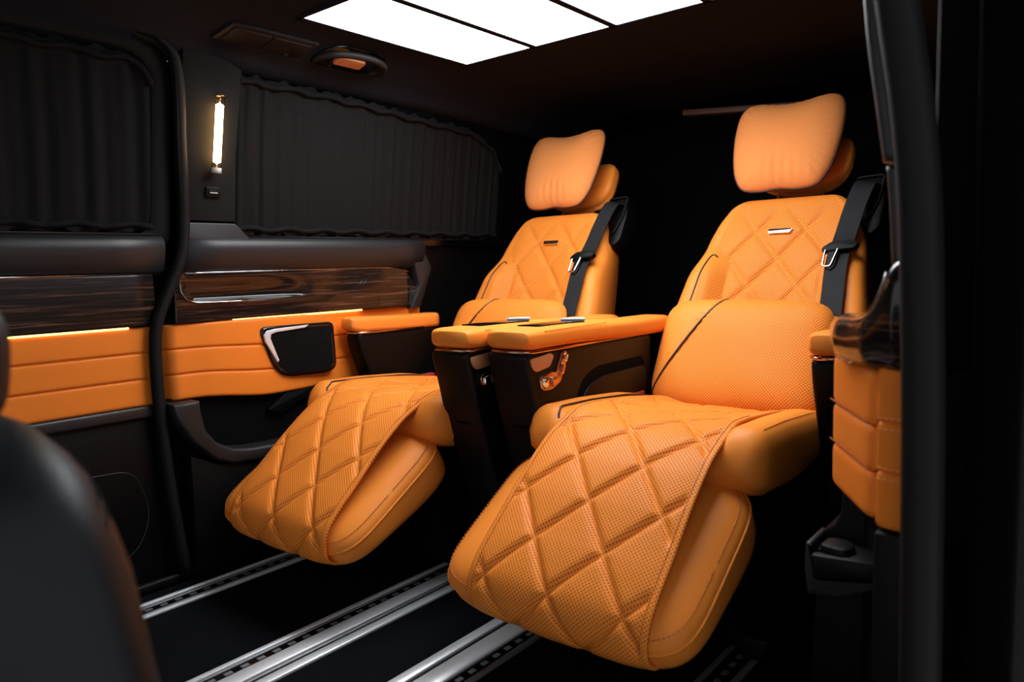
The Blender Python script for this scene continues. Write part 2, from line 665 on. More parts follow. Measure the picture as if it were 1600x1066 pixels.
# windows (dark panes) and curtains
def window(name, y0, y1, label):
    w = mk(name, [(wall_x(0.95) - 0.025, y0, 0.95), (wall_x(0.95) - 0.025, y1, 0.95), (wall_x(1.46) - 0.025, y1, 1.46), (wall_x(1.46) - 0.025, y0, 1.46)],
           [(0, 1, 2, 3)], 'dark_glass', smooth=False)
    s = w.modifiers.new('thick', 'SOLIDIFY')
    s.thickness = 0.005
    struct(w, label, 'window')
    return w
window('window_1', -0.2, 0.98, 'dark door window behind the left gathered curtain')
window('window_2', 1.17, 2.42, 'dark rear side window behind the long black curtain')

def curtain(name, y0, y1, bot, top, nfold, label, seed, yend=None):
    rnd = random.Random(seed)
    ph = [rnd.uniform(0, 6.28) for _ in range(8)]
    root = empty(name, (WX, (y0 + y1) / 2, bot(y0)))
    og = root.location.copy()
    ny, nz = 300, 26
    Vv = []
    def fold(y, s):
        f = math.sin(y * nfold + ph[0] + 1.2 * math.sin(y * 11 + ph[1]) + 0.4 * s)
        f += 0.5 * math.sin(y * nfold * 1.73 + ph[2] + 0.8 * math.sin(3 * s + ph[4]))
        f += 0.35 * math.sin(y * nfold * 0.45 + ph[3])
        return f
    for j in range(ny):
        y = lerp(y0, y1, j / (ny - 1))
        b, t = bot(y), top(y)
        for i in range(nz):
            s = i / (nz - 1)
            z = lerp(b, t, s)
            g = 0.0030 * fold(y, s) * (1.3 if y < 1.32 else 0.7)
            hem = math.exp(-((s - 0.04) / 0.03) ** 2) + math.exp(-((s - 0.955) / 0.025) ** 2)
            g *= (1 - 0.6 * min(1, hem))
            z2 = z + (0.004 * math.sin(y * 70 + ph[5]) + 0.003 * math.sin(y * 131 + ph[6])) * (1 if i in (0, nz - 1) else 0)
            Vv.append((wall_x(z) - 0.004 + g, y, z2))
    Ff = [(j * nz + i, j * nz + i + 1, (j + 1) * nz + i + 1, (j + 1) * nz + i) for j in range(ny - 1) for i in range(nz - 1)]
    c = mk('cloth', Vv, Ff, 'curtain', root, org=og)
    # gathered hems
    for nm, fz, dz in (('bottom_hem', bot, 0.016), ('top_hem', top, -0.018)):
        pts = [(wall_x(fz(y)) + 0.002 + 0.003 * math.sin(y * 90 + ph[7]), y, fz(y) + dz + 0.004 * math.sin(y * 47 + ph[1]))
               for y in [lerp(y0 + 0.004, y1 - 0.004, k / 160) for k in range(161)]]
        tube(nm, pts, 0.008, 'curtain', root, n=6, org=og)
    tube('curtain_track', [(wall_x(bot(y)) + 0.002, y, bot(y) - 0.006) for y in (y0, (y0 + y1) / 2, y1)], 0.003, 'vent', root, n=6, org=og)
    tag(root, label, 'curtain')
    return root

def botA(y):
    return 0.980
def topA(y):
    t = max(0.0, min(1.0, (y - 0.875) / 0.078))
    return 1.425 - 0.075 * (1 - math.sqrt(1 - t * t))
curtain('curtain', -0.15, 0.953, botA, topA, 85, 'black pleated curtain over the door window at the far left', 3)
def botB(y):
    return 0.978
def topB(y):
    t = max(0.0, min(1.0, (y - 2.10) / 0.27))
    return 1.425 - 0.03 * sstep(1.4, 2.2, y) - 0.16 * (1 - math.sqrt(1 - t * t))
curtain('curtain', 1.192, 2.37, botB, topB, 130, 'long black pleated curtain right of the glowing lamp pillar', 8)

# ---- pillar with seal, quarter wall -------------------------------------------------
quarter = empty('wall_left_quarter', (WX, 1.4, 0.0))
struct(quarter, 'rear side wall with orange padding, wood strip and grey belt trim beside the farther seat', 'wall')
QO = (WX, 1.4, 0.0)

def slab_on_wall(name, loop, d0, d1, mat, parent, org, bev=0.004):
    return prism(name, loop, lambda y, z, d: Vector((wall_x(z) + d, y, z)), d0, d1, mat, parent, bev=bev, org=org)

slab_on_wall('pillar_cover', [(1.03, 1.013), (1.186, 1.013), (1.187, 1.20), (1.202, 1.432), (1.16, 1.45), (1.03, 1.47)], -0.03, 0.012, 'pillar', quarter, QO)
slab_on_wall('pillar_foot', rounded([(1.03, 0.90), (1.30, 0.90), (1.235, 0.965), (1.188, 1.008), (1.03, 1.008)], [0.0, 0.03, 0.05, 0.01, 0.0], 6), -0.03, 0.012, 'grey', quarter, QO)
belt_trim('belt_trim', 1.025, 1.955, quarter, QO)
slab_on_wall('end_trim', rounded([(1.93, 0.72), (1.995, 0.865), (1.955, 0.92), (1.90, 0.90), (1.93, 0.80), (1.88, 0.715)], 0.012, 4), -0.03, 0.016, 'grey', quarter, QO)

def facet(y):
    return -0.05 * (1 - sstep(0.955, 0.998, y)) + 0.016 * math.sin((y - 1.0) * 6.2) * sstep(1.0, 1.1, y)
def wav(k):
    d = [0.0, 0.6, 0.8, 1.0][3 - k]
    return lambda y: (-0.024 * sstep(1.05, 1.30, y) * [1.0, 0.75, 0.45, 0.0][k], -0.024 * sstep(1.05, 1.30, y) * [1.0, 0.75, 0.45, 0.0][k + 1])
for k in range(3):
    p = bulge_panel('upholstery_panel', zc[k], zc[k + 1], 0.955, 1.95, quarter, QO, facet=facet, wave=wav(k), ny=80)
    if k:
        pts = []
        for t in range(61):
            y = lerp(0.97, 1.93, t / 60)
            pts.append((WX + 0.0030 + facet(y), y, zc[k] + 0.006 + wav(k)(y)[0]))
        stitches('stitching', pts, 'seam', p, org=QO)
wood_strip('wood_strip', 1.000, 1.925, quarter, QO, scoop=True, ny=220, nz=60, tip=True)
tube('bright_edge', catmull([(WX + 0.012, 1.02, 0.869), (WX + 0.012, 1.4, 0.870), (WX + 0.011, 1.77, 0.870), (WX + 0.004, 1.90, 0.852)], 6), 0.0012, 'chrome', quarter, org=QO)
tube('bright_edge', catmull([(WX + 0.013, 1.020, 0.862), (WX + 0.017, 1.017, 0.835), (WX + 0.020, 1.020, 0.812), (WX + 0.020, 1.038, 0.793), (WX + 0.020, 1.08, 0.785), (WX + 0.020, 1.22, 0.783)], 6), 0.0016, 'chrome', quarter, org=QO)
box('light_strip', (WX - 0.006, 1.18, 0.7245), (WX + 0.0065, 1.66, 0.7300), 'strip', quarter, org=QO)
# storage bin below
outer = [(0.955, 0.512), (0.963, 0.470), (1.009, 0.394), (1.071, 0.334), (1.12, 0.312), (1.204, 0.305), (1.75, 0.30)]
inner = [(1.75, 0.345), (1.26, 0.343), (1.18, 0.347), (1.123, 0.357), (1.075, 0.385), (1.045, 0.425), (1.034, 0.480), (1.032, 0.512)]
prism('storage_bin_rim', outer + inner, lambda y, z, d: Vector((WX + d, y, z)), -0.03, 0.055, 'lip', quarter, bev=0.010, seg=3, org=QO)
prism('storage_bin_front', [(1.0, 0.36), (1.09, 0.316), (1.20, 0.304), (1.75, 0.30), (1.75, 0.03), (1.0, 0.03)], lambda y, z, d: Vector((WX + d, y, z)), -0.03, 0.040, 'black', quarter, bev=0.008, org=QO)
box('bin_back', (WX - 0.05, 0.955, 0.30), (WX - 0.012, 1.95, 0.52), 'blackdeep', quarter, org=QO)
slab_on_wall('bin_divider', rounded([(1.27, 0.44), (1.36, 0.50), (1.46, 0.50), (1.46, 0.46), (1.38, 0.45), (1.33, 0.42)], 0.012), -0.012, 0.008, 'black', quarter, QO)

# rubber seal
seal_pts = catmull([(wall_x(1.47) + 0.01, 0.90, 1.475), (wall_x(1.45) + 0.012, 0.975, 1.458), (wall_x(1.4) + 0.014, 1.012, 1.40), (wall_x(1.2) + 0.014, 1.022, 1.20),
                    (wall_x(1.02) + 0.014, 1.030, 1.02), (WX + 0.030, 1.020, 0.92), (WX + 0.020, 0.985, 0.83), (WX + 0.014, 0.950, 0.745), (WX + 0.012, 0.938, 0.66),
                    (WX + 0.012, 0.938, 0.48), (WX + 0.012, 0.952, 0.25), (WX + 0.012, 0.978, 0.02)], 8)
sl = tube('trim_1', seal_pts, 0.0165, 'rubber', n=12)
struct(sl, 'black rubber door seal curving down between door and lamp pillar', 'seal')
tube('seal_lip', [p + Vector((0.012, -0.015, 0)) for p in seal_pts], 0.006, 'blackdeep', sl, n=8)

# floor edge moulding
fm = box('trim_2', (WX - 0.03, 0.2, 0.0), (WX + 0.02, 2.4, 0.03), 'black', bev=0.008)
struct(fm, 'black floor moulding along the foot of the far wall', 'trim')

# ---- near side: door jamb -----------------------------------------------------------
jamb = empty('wall_right', (-0.25, 1.1, 0.0))
struct(jamb, 'near side door jamb with orange padded facets below a wood cap', 'wall')
JO = (-0.25, 1.1, 0.0)
# core of the wall
prism('jamb_core', [(-0.225, 1.012), (-0.318, 1.168), (-0.34, 1.5), (-0.38, 3.1), (-0.125, 3.1), (-0.125, 1.012)],
      lambda x, y, z: Vector((x, y, z)), 0.512, 0.72, 'blackdeep', jamb, org=JO)
prism('lower_core', [(-0.215, 1.05), (-0.245, 1.12), (-0.305, 1.20), (-0.34, 1.5), (-0.38, 3.1), (-0.125, 3.1), (-0.125, 1.05)],
      lambda x, y, z: Vector((x, y, z)), 0.0, 0.512, 'blackdeep', jamb, org=JO)
prism('upper_core', [(-0.175, 1.03), (-0.20, 1.17), (-0.26, 1.5), (-0.30, 3.1), (-0.125, 3.1), (-0.125, 1.03)],
      lambda x, y, z: Vector((x, y, z)), 0.70, 1.47, 'blackdeep', jamb, org=JO)

def facet_panel(name, A, B, z0, z1, thick, parent):
    """padded panel between plan points A and B facing the opening"""
    A = Vector((*A, 0))
    B = Vector((*B, 0))
    t = (B - A).normalized()
    n = Vector((t.y, -t.x, 0))
    if n.y > 0:
        n = -n
    L = (B - A).length
    loop = superellipse(L / 2, (z1 - z0) / 2, 9, 64, (L / 2, (z0 + z1) / 2))
    fr = lambda u, v, d: A + t * u + Vector((0, 0, v)) + n * d
    pr = dome(thick, 8, 0.5, 12, 0.05) + [(1.0, -0.012), (0.1, -0.012)]
    return pillow(name, loop, pr, fr, 'orange_dimlit', parent, org=JO, centre=(L / 2, (z0 + z1) / 2)), fr, L

zr = [0.515, 0.588, 0.652, 0.722]
for k in range(3):
    p, fr, L = facet_panel('upholstery_panel', (-0.229, 1.010), (-0.172, 0.995), zr[k], zr[k + 1] + 0.003, 0.010, jamb)
    if k < 2:
        stitches('stitching', [fr(lerp(0.004, L - 0.002, q / 8), zr[k + 1] - 0.007, 0.0102) for q in range(9)], 'seam_light', p, org=JO)
    if k > 0:
        stitches('stitching', [fr(lerp(0.004, L - 0.002, q / 8), zr[k] + 0.007, 0.0102) for q in range(9)], 'seam_light', p, org=JO)
zl = [0.520, 0.582, 0.642, 0.715]
for k in range(3):
    p, fr, L = facet_panel('upholstery_panel', (-0.322, 1.165), (-0.231, 1.014), zl[k], zl[k + 1] + 0.003, 0.010, jamb)
    if k > 0:
        stitches('stitching', [fr(lerp(0.004, L - 0.004, q / 10), zl[k] + 0.007, 0.0102) for q in range(11)], 'seam', p, org=JO)

# wood cap, wrapping the corner: outer corner line swept in plan
def cap_pt(s):
    """plan polyline of the cap from inside rear to outside front"""
    pl = [(-0.345, 1.30), (-0.325, 1.165), (-0.298, 1.085), (-0.243, 1.012), (-0.205, 0.992), (-0.160, 0.985)]
    f = s * (len(pl) - 1)
    i = min(int(f), len(pl) - 2)
    return Vector(pl[i]).lerp(Vector(pl[i + 1]), f - i)
Vv = []
ns, nz = 49, 17
for j in range(ns):
    s = j / (ns - 1)
    c = cap_pt(s)
    top = interp([(0, .768), (.2, .772), (.5, .778), (.56, .784), (.6, .791), (.65, .803), (.7, .825), (.745, .849), (.78, .853), (1, .856)], s)
    bot = 0.732 - 0.012 * sstep(0.1, 0.5, s)
    for i in range(nz):
        q = i / (nz - 1)
        b = 0.014 * math.sin(math.pi * q) ** 0.6
        nx = Vector((-0.45, -0.9)).normalized()
        p = c + nx * b
        Vv.append((p.x, p.y, lerp(bot, top, q)))
Ff = [(j * nz + i, j * nz + i + 1, (j + 1) * nz + i + 1, (j + 1) * nz + i) for j in range(ns - 1) for i in range(nz - 1)]
base = len(Vv)
for j in range(ns):
    for i in (0, nz - 1):
        x, y, z = Vv[j * nz + i]
        Vv.append((x + 0.03, y + 0.06, z))
for j in range(ns - 1):
    a, b = base + 2 * j, base + 2 * (j + 1)
    Ff.append((j * nz, a, b, (j + 1) * nz))
    Ff.append((j * nz + nz - 1, (j + 1) * nz + nz - 1, b + 1, a + 1))
cap = mk('wood_cap', Vv, Ff, 'wood_gloss', jamb, org=JO)
tube('bright_edge', [Vector(Vv[j * nz + nz - 1]) + Vector((-0.002, -0.003, 0.0)) for j in range(4, 36)], 0.0009, 'chrome', cap, n=6, org=JO)
tube('bright_edge', [Vector(Vv[j * nz]) + Vector((-0.003, -0.003, 0.0)) for j in range(4, 26)], 0.0012, 'copper', cap, n=6, org=JO)

# upper grey pillar trims (curved)
def blade(name, pts, w, mat, thick=0.03):
    """strip running down the opening: pts (x,y,z) of its centre, w half width in x"""
    pts = catmull(pts, 8)
    secs = []
    for k, p in enumerate(pts):
        ring = []
        for a in range(16):
            t = 2 * math.pi * a / 16
            cx, cy = math.cos(t), math.sin(t)
            ring.append(Vector((p.x + w * math.copysign(abs(cx) ** 0.6, cx), p.y + thick * math.copysign(abs(cy) ** 0.6, cy), p.z)))
        secs.append(ring)
    V_, F_ = rings(secs)
    return mk(name, V_, F_, mat, jamb, org=JO)
def px(x, y, Y):
    """world point on the plane at depth Y that the listed outline passes through"""
    d = right * (x - 800) + down * (y - 533) + fwd * 1159.709
    return Vector((0, 0, 0.86)) + d * (Y / d.y)
blade('pillar_trim', [px(1369, -40, 1.03), px(1378, 70, 1.03), px(1390, 160, 1.03), px(1403, 254, 1.03)], 0.0135, 'grey', 0.03)
blade('pillar_trim', [px(1404, 262, 1.04), px(1409, 330, 1.04), px(1412, 412, 1.04)], 0.0105, 'grey', 0.03)
blade('door_seal', [px(1397, -40, 0.96), px(1412, 70, 0.96), px(1426, 170, 0.96), px(1437, 300, 0.96), px(1441, 450, 0.96), px(1443, 650, 0.96), px(1441, 850, 0.96), px(1437, 1130, 0.96)], 0.0215, 'rubber', 0.03)
# lower black moulding with ledge and knob
prism('lower_moulding', [(-0.314, 0.518), (-0.316, 0.472), (-0.326, 0.450), (-0.343, 0.436), (-0.350, 0.40), (-0.350, 0.35), (-0.353, 0.30), (-0.362, 0.0), (-0.16, 0.0), (-0.16, 0.518)],
      lambda x, z, y: Vector((x, y, z)), 1.17, 1.5, 'black', jamb, bev=0.006, org=JO)
box('front_moulding', (-0.228, 0.992, 0.0), (-0.165, 1.06, 0.512), 'black', jamb, bev=0.004, org=JO)
prism('ledge', rounded([(-0.338, 0.424), (-0.334, 0.388), (-0.252, 0.402), (-0.244, 0.414), (-0.246, 0.430)], 0.006), lambda x, z, y: Vector((x, y, z)), 1.095, 1.20, 'black', jamb, bev=0.005, org=JO)
prism('ledge_rim', rounded([(-0.349, 0.436), (-0.351, 0.395), (-0.346, 0.355), (-0.300, 0.362), (-0.255, 0.382), (-0.240, 0.410), (-0.250, 0.399), (-0.333, 0.384), (-0.340, 0.436)], 0.004), lambda x, z, y: Vector((x, y, z)), 1.11, 1.19, 'lip', jamb, bev=0.004, org=JO)
prism('knob', rounded([(-0.330, 1.09), (-0.290, 1.085), (-0.282, 1.11), (-0.295, 1.135), (-0.326, 1.135)], 0.012), lambda x, y, z: Vector((x, y + 0.018, z)), 0.420, 0.437, 'black', jamb, bev=0.004, org=JO)

# body side with the opened door beyond the jamb
ob = box('door_2', (-0.128, 0.965, 0.0), (-0.075, 3.1, 1.60), 'paint', bev=0.012)
struct(ob, 'unlit black body side filling the right edge of the picture', 'door')

# ================================================================== ROOF LIGHT
rl = empty('ceiling_light', (-1.13, 1.55, 1.53))
tag(rl, 'bright white four pane light panel in the black roof', 'ceiling light')
RO = (-1.13, 1.55, 1.53)
xs = [-1.697, -1.412, -1.130, -0.848, -0.600]
for k in range(4):
    loop = rounded([(xs[k] + 0.008, 1.235), (xs[k + 1] - 0.008, 1.235), (xs[k + 1] - 0.008, 1.868), (xs[k] + 0.008, 1.868)], 0.006, 3)
    prism('light_pane', loop, lambda x, y, z: Vector((x, y, z)), 1.526, 1.531, 'pane', rl, org=RO)
for k in range(5):
    box('frame_bar', (xs[k] - 0.011, 1.225, 1.524), (xs[k] + 0.011, 1.878, 1.534), 'headliner', rl, org=RO)
for y in (1.228, 1.875):
    box('frame_bar', (xs[0] - 0.0075, y - 0.0065, 1.524), (xs[-1] + 0.0075, y + 0.0065, 1.534), 'headliner', rl, org=RO)

# ================================================================== CEILING AIR VENT AND GRAB HANDLE
cove_t = Vector((0.16, 0, 0.050)).normalized()       # up along the cove
cove_n = Vector((0.050, 0, -0.16)).normalized()      # into the cabin
cove_o = Vector((-1.845, 0, 1.4965))
cove = lambda y, s, d: cove_o + Vector((0, y, 0)) + cove_t * s + cove_n * d
av = empty('air_vent', (-1.82, 1.19, 1.50))
tag(av, 'dark brown slim air vent set in the headliner above the lamp', 'air vent')
AO = (-1.82, 1.19, 1.50)
body_loop = rounded([(1.075, -0.03), (1.345, -0.03), (1.365, 0.055), (1.095, 0.055)], 0.008)
prism('vent_body', body_loop, cove, -0.01, 0.010, 'vent', av, bev=0.004, org=AO)
for a, b in ((1.095, 1.205), (1.215, 1.335)):
    prism('vent_flap', rounded([(a, -0.018), (b, -0.018), (b + 0.01, 0.042), (a + 0.01, 0.042)], 0.005), cove, 0.008, 0.014, 'vent', av, bev=0.002, org=AO)
prism('vent_tab', rounded([(1.285, -0.020), (1.300, -0.020), (1.300, -0.014), (1.285, -0.014)], 0.002), cove, 0.013, 0.018, 'vent', av, org=AO)
tube('vent_edge', [cove(y, s, 0.011) for y, s in ((1.078, -0.029), (1.343, -0.029))], 0.0012, 'vent', av, n=6, org=AO)

gh = empty('grab_handle', (-1.83, 1.49, 1.50))
tag(gh, 'black arched grab handle with copper coloured pad, right of the air vent', 'grab handle')
HO = (-1.83, 1.49, 1.50)
prism('handle_recess', rounded([(1.385, -0.045), (1.60, -0.045), (1.625, 0.02), (1.60, 0.075), (1.43, 0.075), (1.39, 0.02)], 0.03), cove, -0.01, 0.006, 'gloss', gh, bev=0.004, org=HO)
arch = catmull([cove(1.405, -0.035, 0.0), cove(1.395, 0.01, 0.015), cove(1.42, 0.055, 0.026), cove(1.48, 0.075, 0.030), cove(1.55, 0.073, 0.030), cove(1.605, 0.045, 0.026), cove(1.625, 0.0, 0.015), cove(1.61, -0.035, 0.0)], 8)
tube('handle_grip', arch, 0.0105, 'vent', gh, n=12, org=HO)
prism('copper_pad', rounded([(1.452, -0.012), (1.552, -0.012), (1.552, 0.026), (1.452, 0.026)], 0.006), cove, 0.004, 0.014, 'copperpad', gh, bev=0.002, org=HO)
prism('hook', rounded([(1.438, -0.022), (1.449, -0.022), (1.449, -0.006), (1.438, -0.006)], 0.003), cove, 0.004, 0.020, 'vent', gh, bev=0.002, org=HO)

# ================================================================== WALL LAMPS AND SOCKET
def wall_lamp(label, P0, P1, outn, group=None):
    P0, P1, outn = Vector(P0), Vector(P1), Vector(outn)
    root = empty('wall_lamp', P0)
    tag(root, label, 'wall lamp', group)
    og = P0
    ax = (P1 - P0)
    c0, c1 = P0 + outn * 0.022, P1 + outn * 0.022
    at = lambda t: c0 + ax * t
    tube('glass_tube', [at(0.02), at(0.5), at(0.99)], 0.0125, 'lampglass', root, n=20, org=og)
    tube('glowing_tube', [at(0.115), at(0.13), at(0.5), at(0.87), at(0.885)], lambda t: 0.0095 if 0.1 < t < 0.9 else 0.004, 'bulb', root, n=14, org=og)
    tube('end_cap', [at(-0.02), at(0.05)], 0.0132, 'white', root, n=20, org=og)
    tube('end_cap', [at(0.985), at(1.0)], 0.0130, 'copper', root, n=20, org=og)
    tube('filament_post', [at(0.885), at(0.985)], 0.0025, 'copper', root, n=8, org=og)
    tube('filament_post', [at(0.05), at(0.115)], 0.0025, 'copper', root, n=8, org=og)
    for t in (0.01, 0.992):
        tube('bracket', [at(t), at(t) - outn * 0.024], 0.004, 'copper', root, n=8, org=og)
    return root
wall_lamp('glowing warm tube lamp on the dark grey suede pillar', (wall_x(1.15) + 0.012, 1.114, 1.150), (wall_x(1.353) + 0.012, 1.124, 1.353), (0.99, 0, -0.14))

us = empty('usb_socket', (wall_x(1.09) + 0.012, 1.114, 1.092))
tag(us, 'small black socket plate with a pale slot under the lamp', 'socket')
UO = us.location.copy()
slab_on_wall('plate', rounded([(1.092, 1.077), (1.136, 1.077), (1.136, 1.107), (1.092, 1.107)], 0.005), 0.010, 0.019, 'black', us, UO, bev=0.002)
slab_on_wall('slot', rounded([(1.102, 1.087), (1.127, 1.087), (1.127, 1.099), (1.102, 1.099)], 0.002), 0.018, 0.0195, 'vent', us, UO, bev=0)
slab_on_wall('contact_strip', rounded([(1.104, 1.089), (1.126, 1.089), (1.126, 1.0915), (1.104, 1.0915)], 0.0005), 0.019, 0.0205, 'white', us, UO, bev=0)

# ================================================================== SPEAKER
sp = empty('speaker', (WX, 1.38, 0.62))
tag(sp, 'black slanted speaker grille with silver accent on the orange wall padding', 'speaker')
SO = (WX, 1.38, 0.62)
spo = rounded([(1.245, 0.700), (1.522, 0.698), (1.528, 0.545), (1.49, 0.531), (1.33, 0.536), (1.29, 0.57)], [0.03, 0.02, 0.025, 0.03, 0.04, 0.05], 6)
wf = lambda y, z, d: Vector((WX + 0.004 + d, y, z))
prism('speaker_surround', spo, wf, -0.02, 0.024, 'gloss', sp, bev=0.007, seg=3, org=SO)
c = (1.39, 0.62)
spi = [(c[0] + (a - c[0]) * 0.88, c[1] + (b - c[1]) * 0.84) for a, b in spo]
prism('speaker_mesh', spi, wf, 0.01, 0.0255, 'blackdeep', sp, org=SO)
# punched mesh dots, joined (too small to pick apart)
V, F = [], []
for i in range(46):
    for j in range(24):
        y, z = 1.27 + i * 0.0056 + (j % 2) * 0.0028, 0.548 + j * 0.0060
        inside = False
        n = len(spi)
        for a in range(n):
            (x1, y1), (x2, y2) = spi[a - 1], spi[a]
            if (y1 > z) != (y2 > z) and y < (x2 - x1) * (z - y1) / (y2 - y1) + x1:
                inside = not inside
        if inside:
            b = len(V)
            V += [wf(y - 0.0017, z, 0.0258), wf(y, z - 0.0017, 0.0258), wf(y + 0.0017, z, 0.0258), wf(y, z + 0.0017, 0.0258), wf(y, z, 0.0268)]
            F += [(b, b + 1, b + 4), (b + 1, b + 2, b + 4), (b + 2, b + 3, b + 4), (b + 3, b, b + 4)]
mo = mk('mesh_dots', V, F, 'vent', sp, smooth=False, org=SO)
mo['kind'] = 'stuff'
acc = [(1.300, 0.588), (1.262, 0.655), (1.258, 0.675), (1.270, 0.688), (1.300, 0.692), (1.42, 0.695), (1.405, 0.687), (1.300, 0.681), (1.282, 0.676), (1.279, 0.664), (1.305, 0.594)]
prism('silver_accent', acc, wf, 0.020, 0.030, 'alu', sp, bev=0.002, org=SO)

# ================================================================== FLOOR RAILS
def rail(label, x0, pieces, y0=0.0, y1=3.0):
    """pieces: (a,b,height,material,name)"""
    root = empty('seat_rail', (x0, 1.5, 0.0))
    tag(root, label, 'rail', 'seat rails in the floor')
    og = root.location.copy()
    for a, b, h, m, nm in pieces:
        if nm == 'rail_slot':
            box(nm, (x0 + a, y0, 0.0005), (x0 + b, y1, h), m, root, org=og)
            V_, F_ = [], []
            y = y0 + 0.3
            mid = x0 + (a + b) / 2
            while y < 2.2:
                q = len(V_)
                w, l, t = 0.006, 0.009, h + 0.0012
                V_ += [(mid - w, y - l, t), (mid + w, y - l, t), (mid + w, y + l, t), (mid - w, y + l, t),
                       (mid - w, y - l, h - 0.001), (mid + w, y - l, h - 0.001), (mid + w, y + l, h - 0.001), (mid - w, y + l, h - 0.001)]
                F_ += [(q, q + 1, q + 2, q + 3), (q, q + 1, q + 5, q + 4), (q + 1, q + 2, q + 6, q + 5), (q + 2, q + 3, q + 7, q + 6), (q + 3, q, q + 4, q + 7)]
                y += 0.040
            t = mk('rail_teeth', V_, F_, 'aludim', root, smooth=False, org=og)
            t['kind'] = 'stuff'
        else:
            box(nm, (x0 + a, y0, 0.0), (x0 + b, y1, h), m, root, bev=0.0012, seg=1, org=og)
    return root
rail('narrow aluminium rail nearest the far wall', -1.91,
     [(-0.043, -0.030, 0.008, 'alu', 'rail_lip'), (-0.030, -0.016, 0.005, 'aludim', 'rail_step'), (-0.016, 0.014, 0.003, 'gloss', 'rail_slot'), (0.014, 0.026, 0.005, 'aludim', 'rail_step'), (0.026, 0.042, 0.008, 'alu', 'rail_lip')])
rail('wide aluminium rail with toothed slot, under the gap between both seats', -1.42,
     [(-0.074, -0.060, 0.008, 'alu', 'rail_lip'), (-0.060, -0.052, 0.005, 'aludim', 'rail_step'), (-0.052, -0.020, 0.003, 'gloss', 'rail_slot'), (-0.020, 0.022, 0.008, 'alu', 'rail_plate'),
      (0.022, 0.034, 0.006, 'aludim', 'rail_step'), (0.034, 0.046, 0.003, 'gloss', 'rail_groove'), (0.046, 0.072, 0.008, 'alu', 'rail_lip')])
rail('wide aluminium rail running under the nearer seat', -1.075,
     [(-0.072, -0.044, 0.008, 'alu', 'rail_lip'), (-0.044, -0.030, 0.003, 'gloss', 'rail_groove'), (-0.030, 0.022, 0.008, 'alu', 'rail_plate'), (0.022, 0.056, 0.003, 'gloss', 'rail_slot'), (0.056, 0.070, 0.008, 'aludim', 'rail_lip')])
rail('dim narrow rail in the shade right of the nearer leg rest', -0.60,
     [(-0.040, -0.028, 0.008, 'aludim', 'rail_lip'), (-0.028, 0.020, 0.003, 'gloss', 'rail_slot'), (0.020, 0.034, 0.008, 'aludim', 'rail_lip')], y0=0.35)

# ================================================================== CAPTAIN SEATS
REC = math.radians(28)
BO = Vector((0, 2.00, 0.42))
BU = Vector((0, math.sin(REC), math.cos(REC)))
BN = Vector((0, -math.cos(REC), math.sin(REC)))
bk = lambda u, h, d: BO + Vector((u, 0, 0)) + BU * h + BN * d
SEAT_Y = 1.70
FAR_DY = 0.035
SO_ = Vector((0, SEAT_Y, 0))

HB = 0.735
def back_w(h):
    return interp([(0, 0.255), (0.05, 0.282), (0.12, 0.300), (0.20, 0.298), (0.35, 0.276), (0.45, 0.259), (0.52, 0.246), (0.58, 0.234), (0.64, 0.214), (0.69, 0.186), (0.735, 0.145)], h)

def back_front(u, h):
    a = abs(u)
    fade = (1 - sstep(0.42, 0.56, h)) * sstep(-0.02, 0.1, h)
    d = 0.040 * sstep(0.135, 0.195, a) * fade
    d += -0.02 * (1 - sstep(0.0, 0.15, a)) * (1 - sstep(0.3, 0.7, h))
    # crease around the bolster top
    q = quilt(u, h - 0.505, 0.15, 0.185, 0.0095, 0.05)
    inner = lerp(0.19, 0.145, fade)
    q *= 1 - sstep(inner - 0.03, inner, a)
    q *= 1 - sstep(0.62, 0.70, h)
    # seam groove between centre and bolster
    d -= 0.006 * math.exp(-((a - 0.14) / 0.006) ** 2) * fade
    return d + q

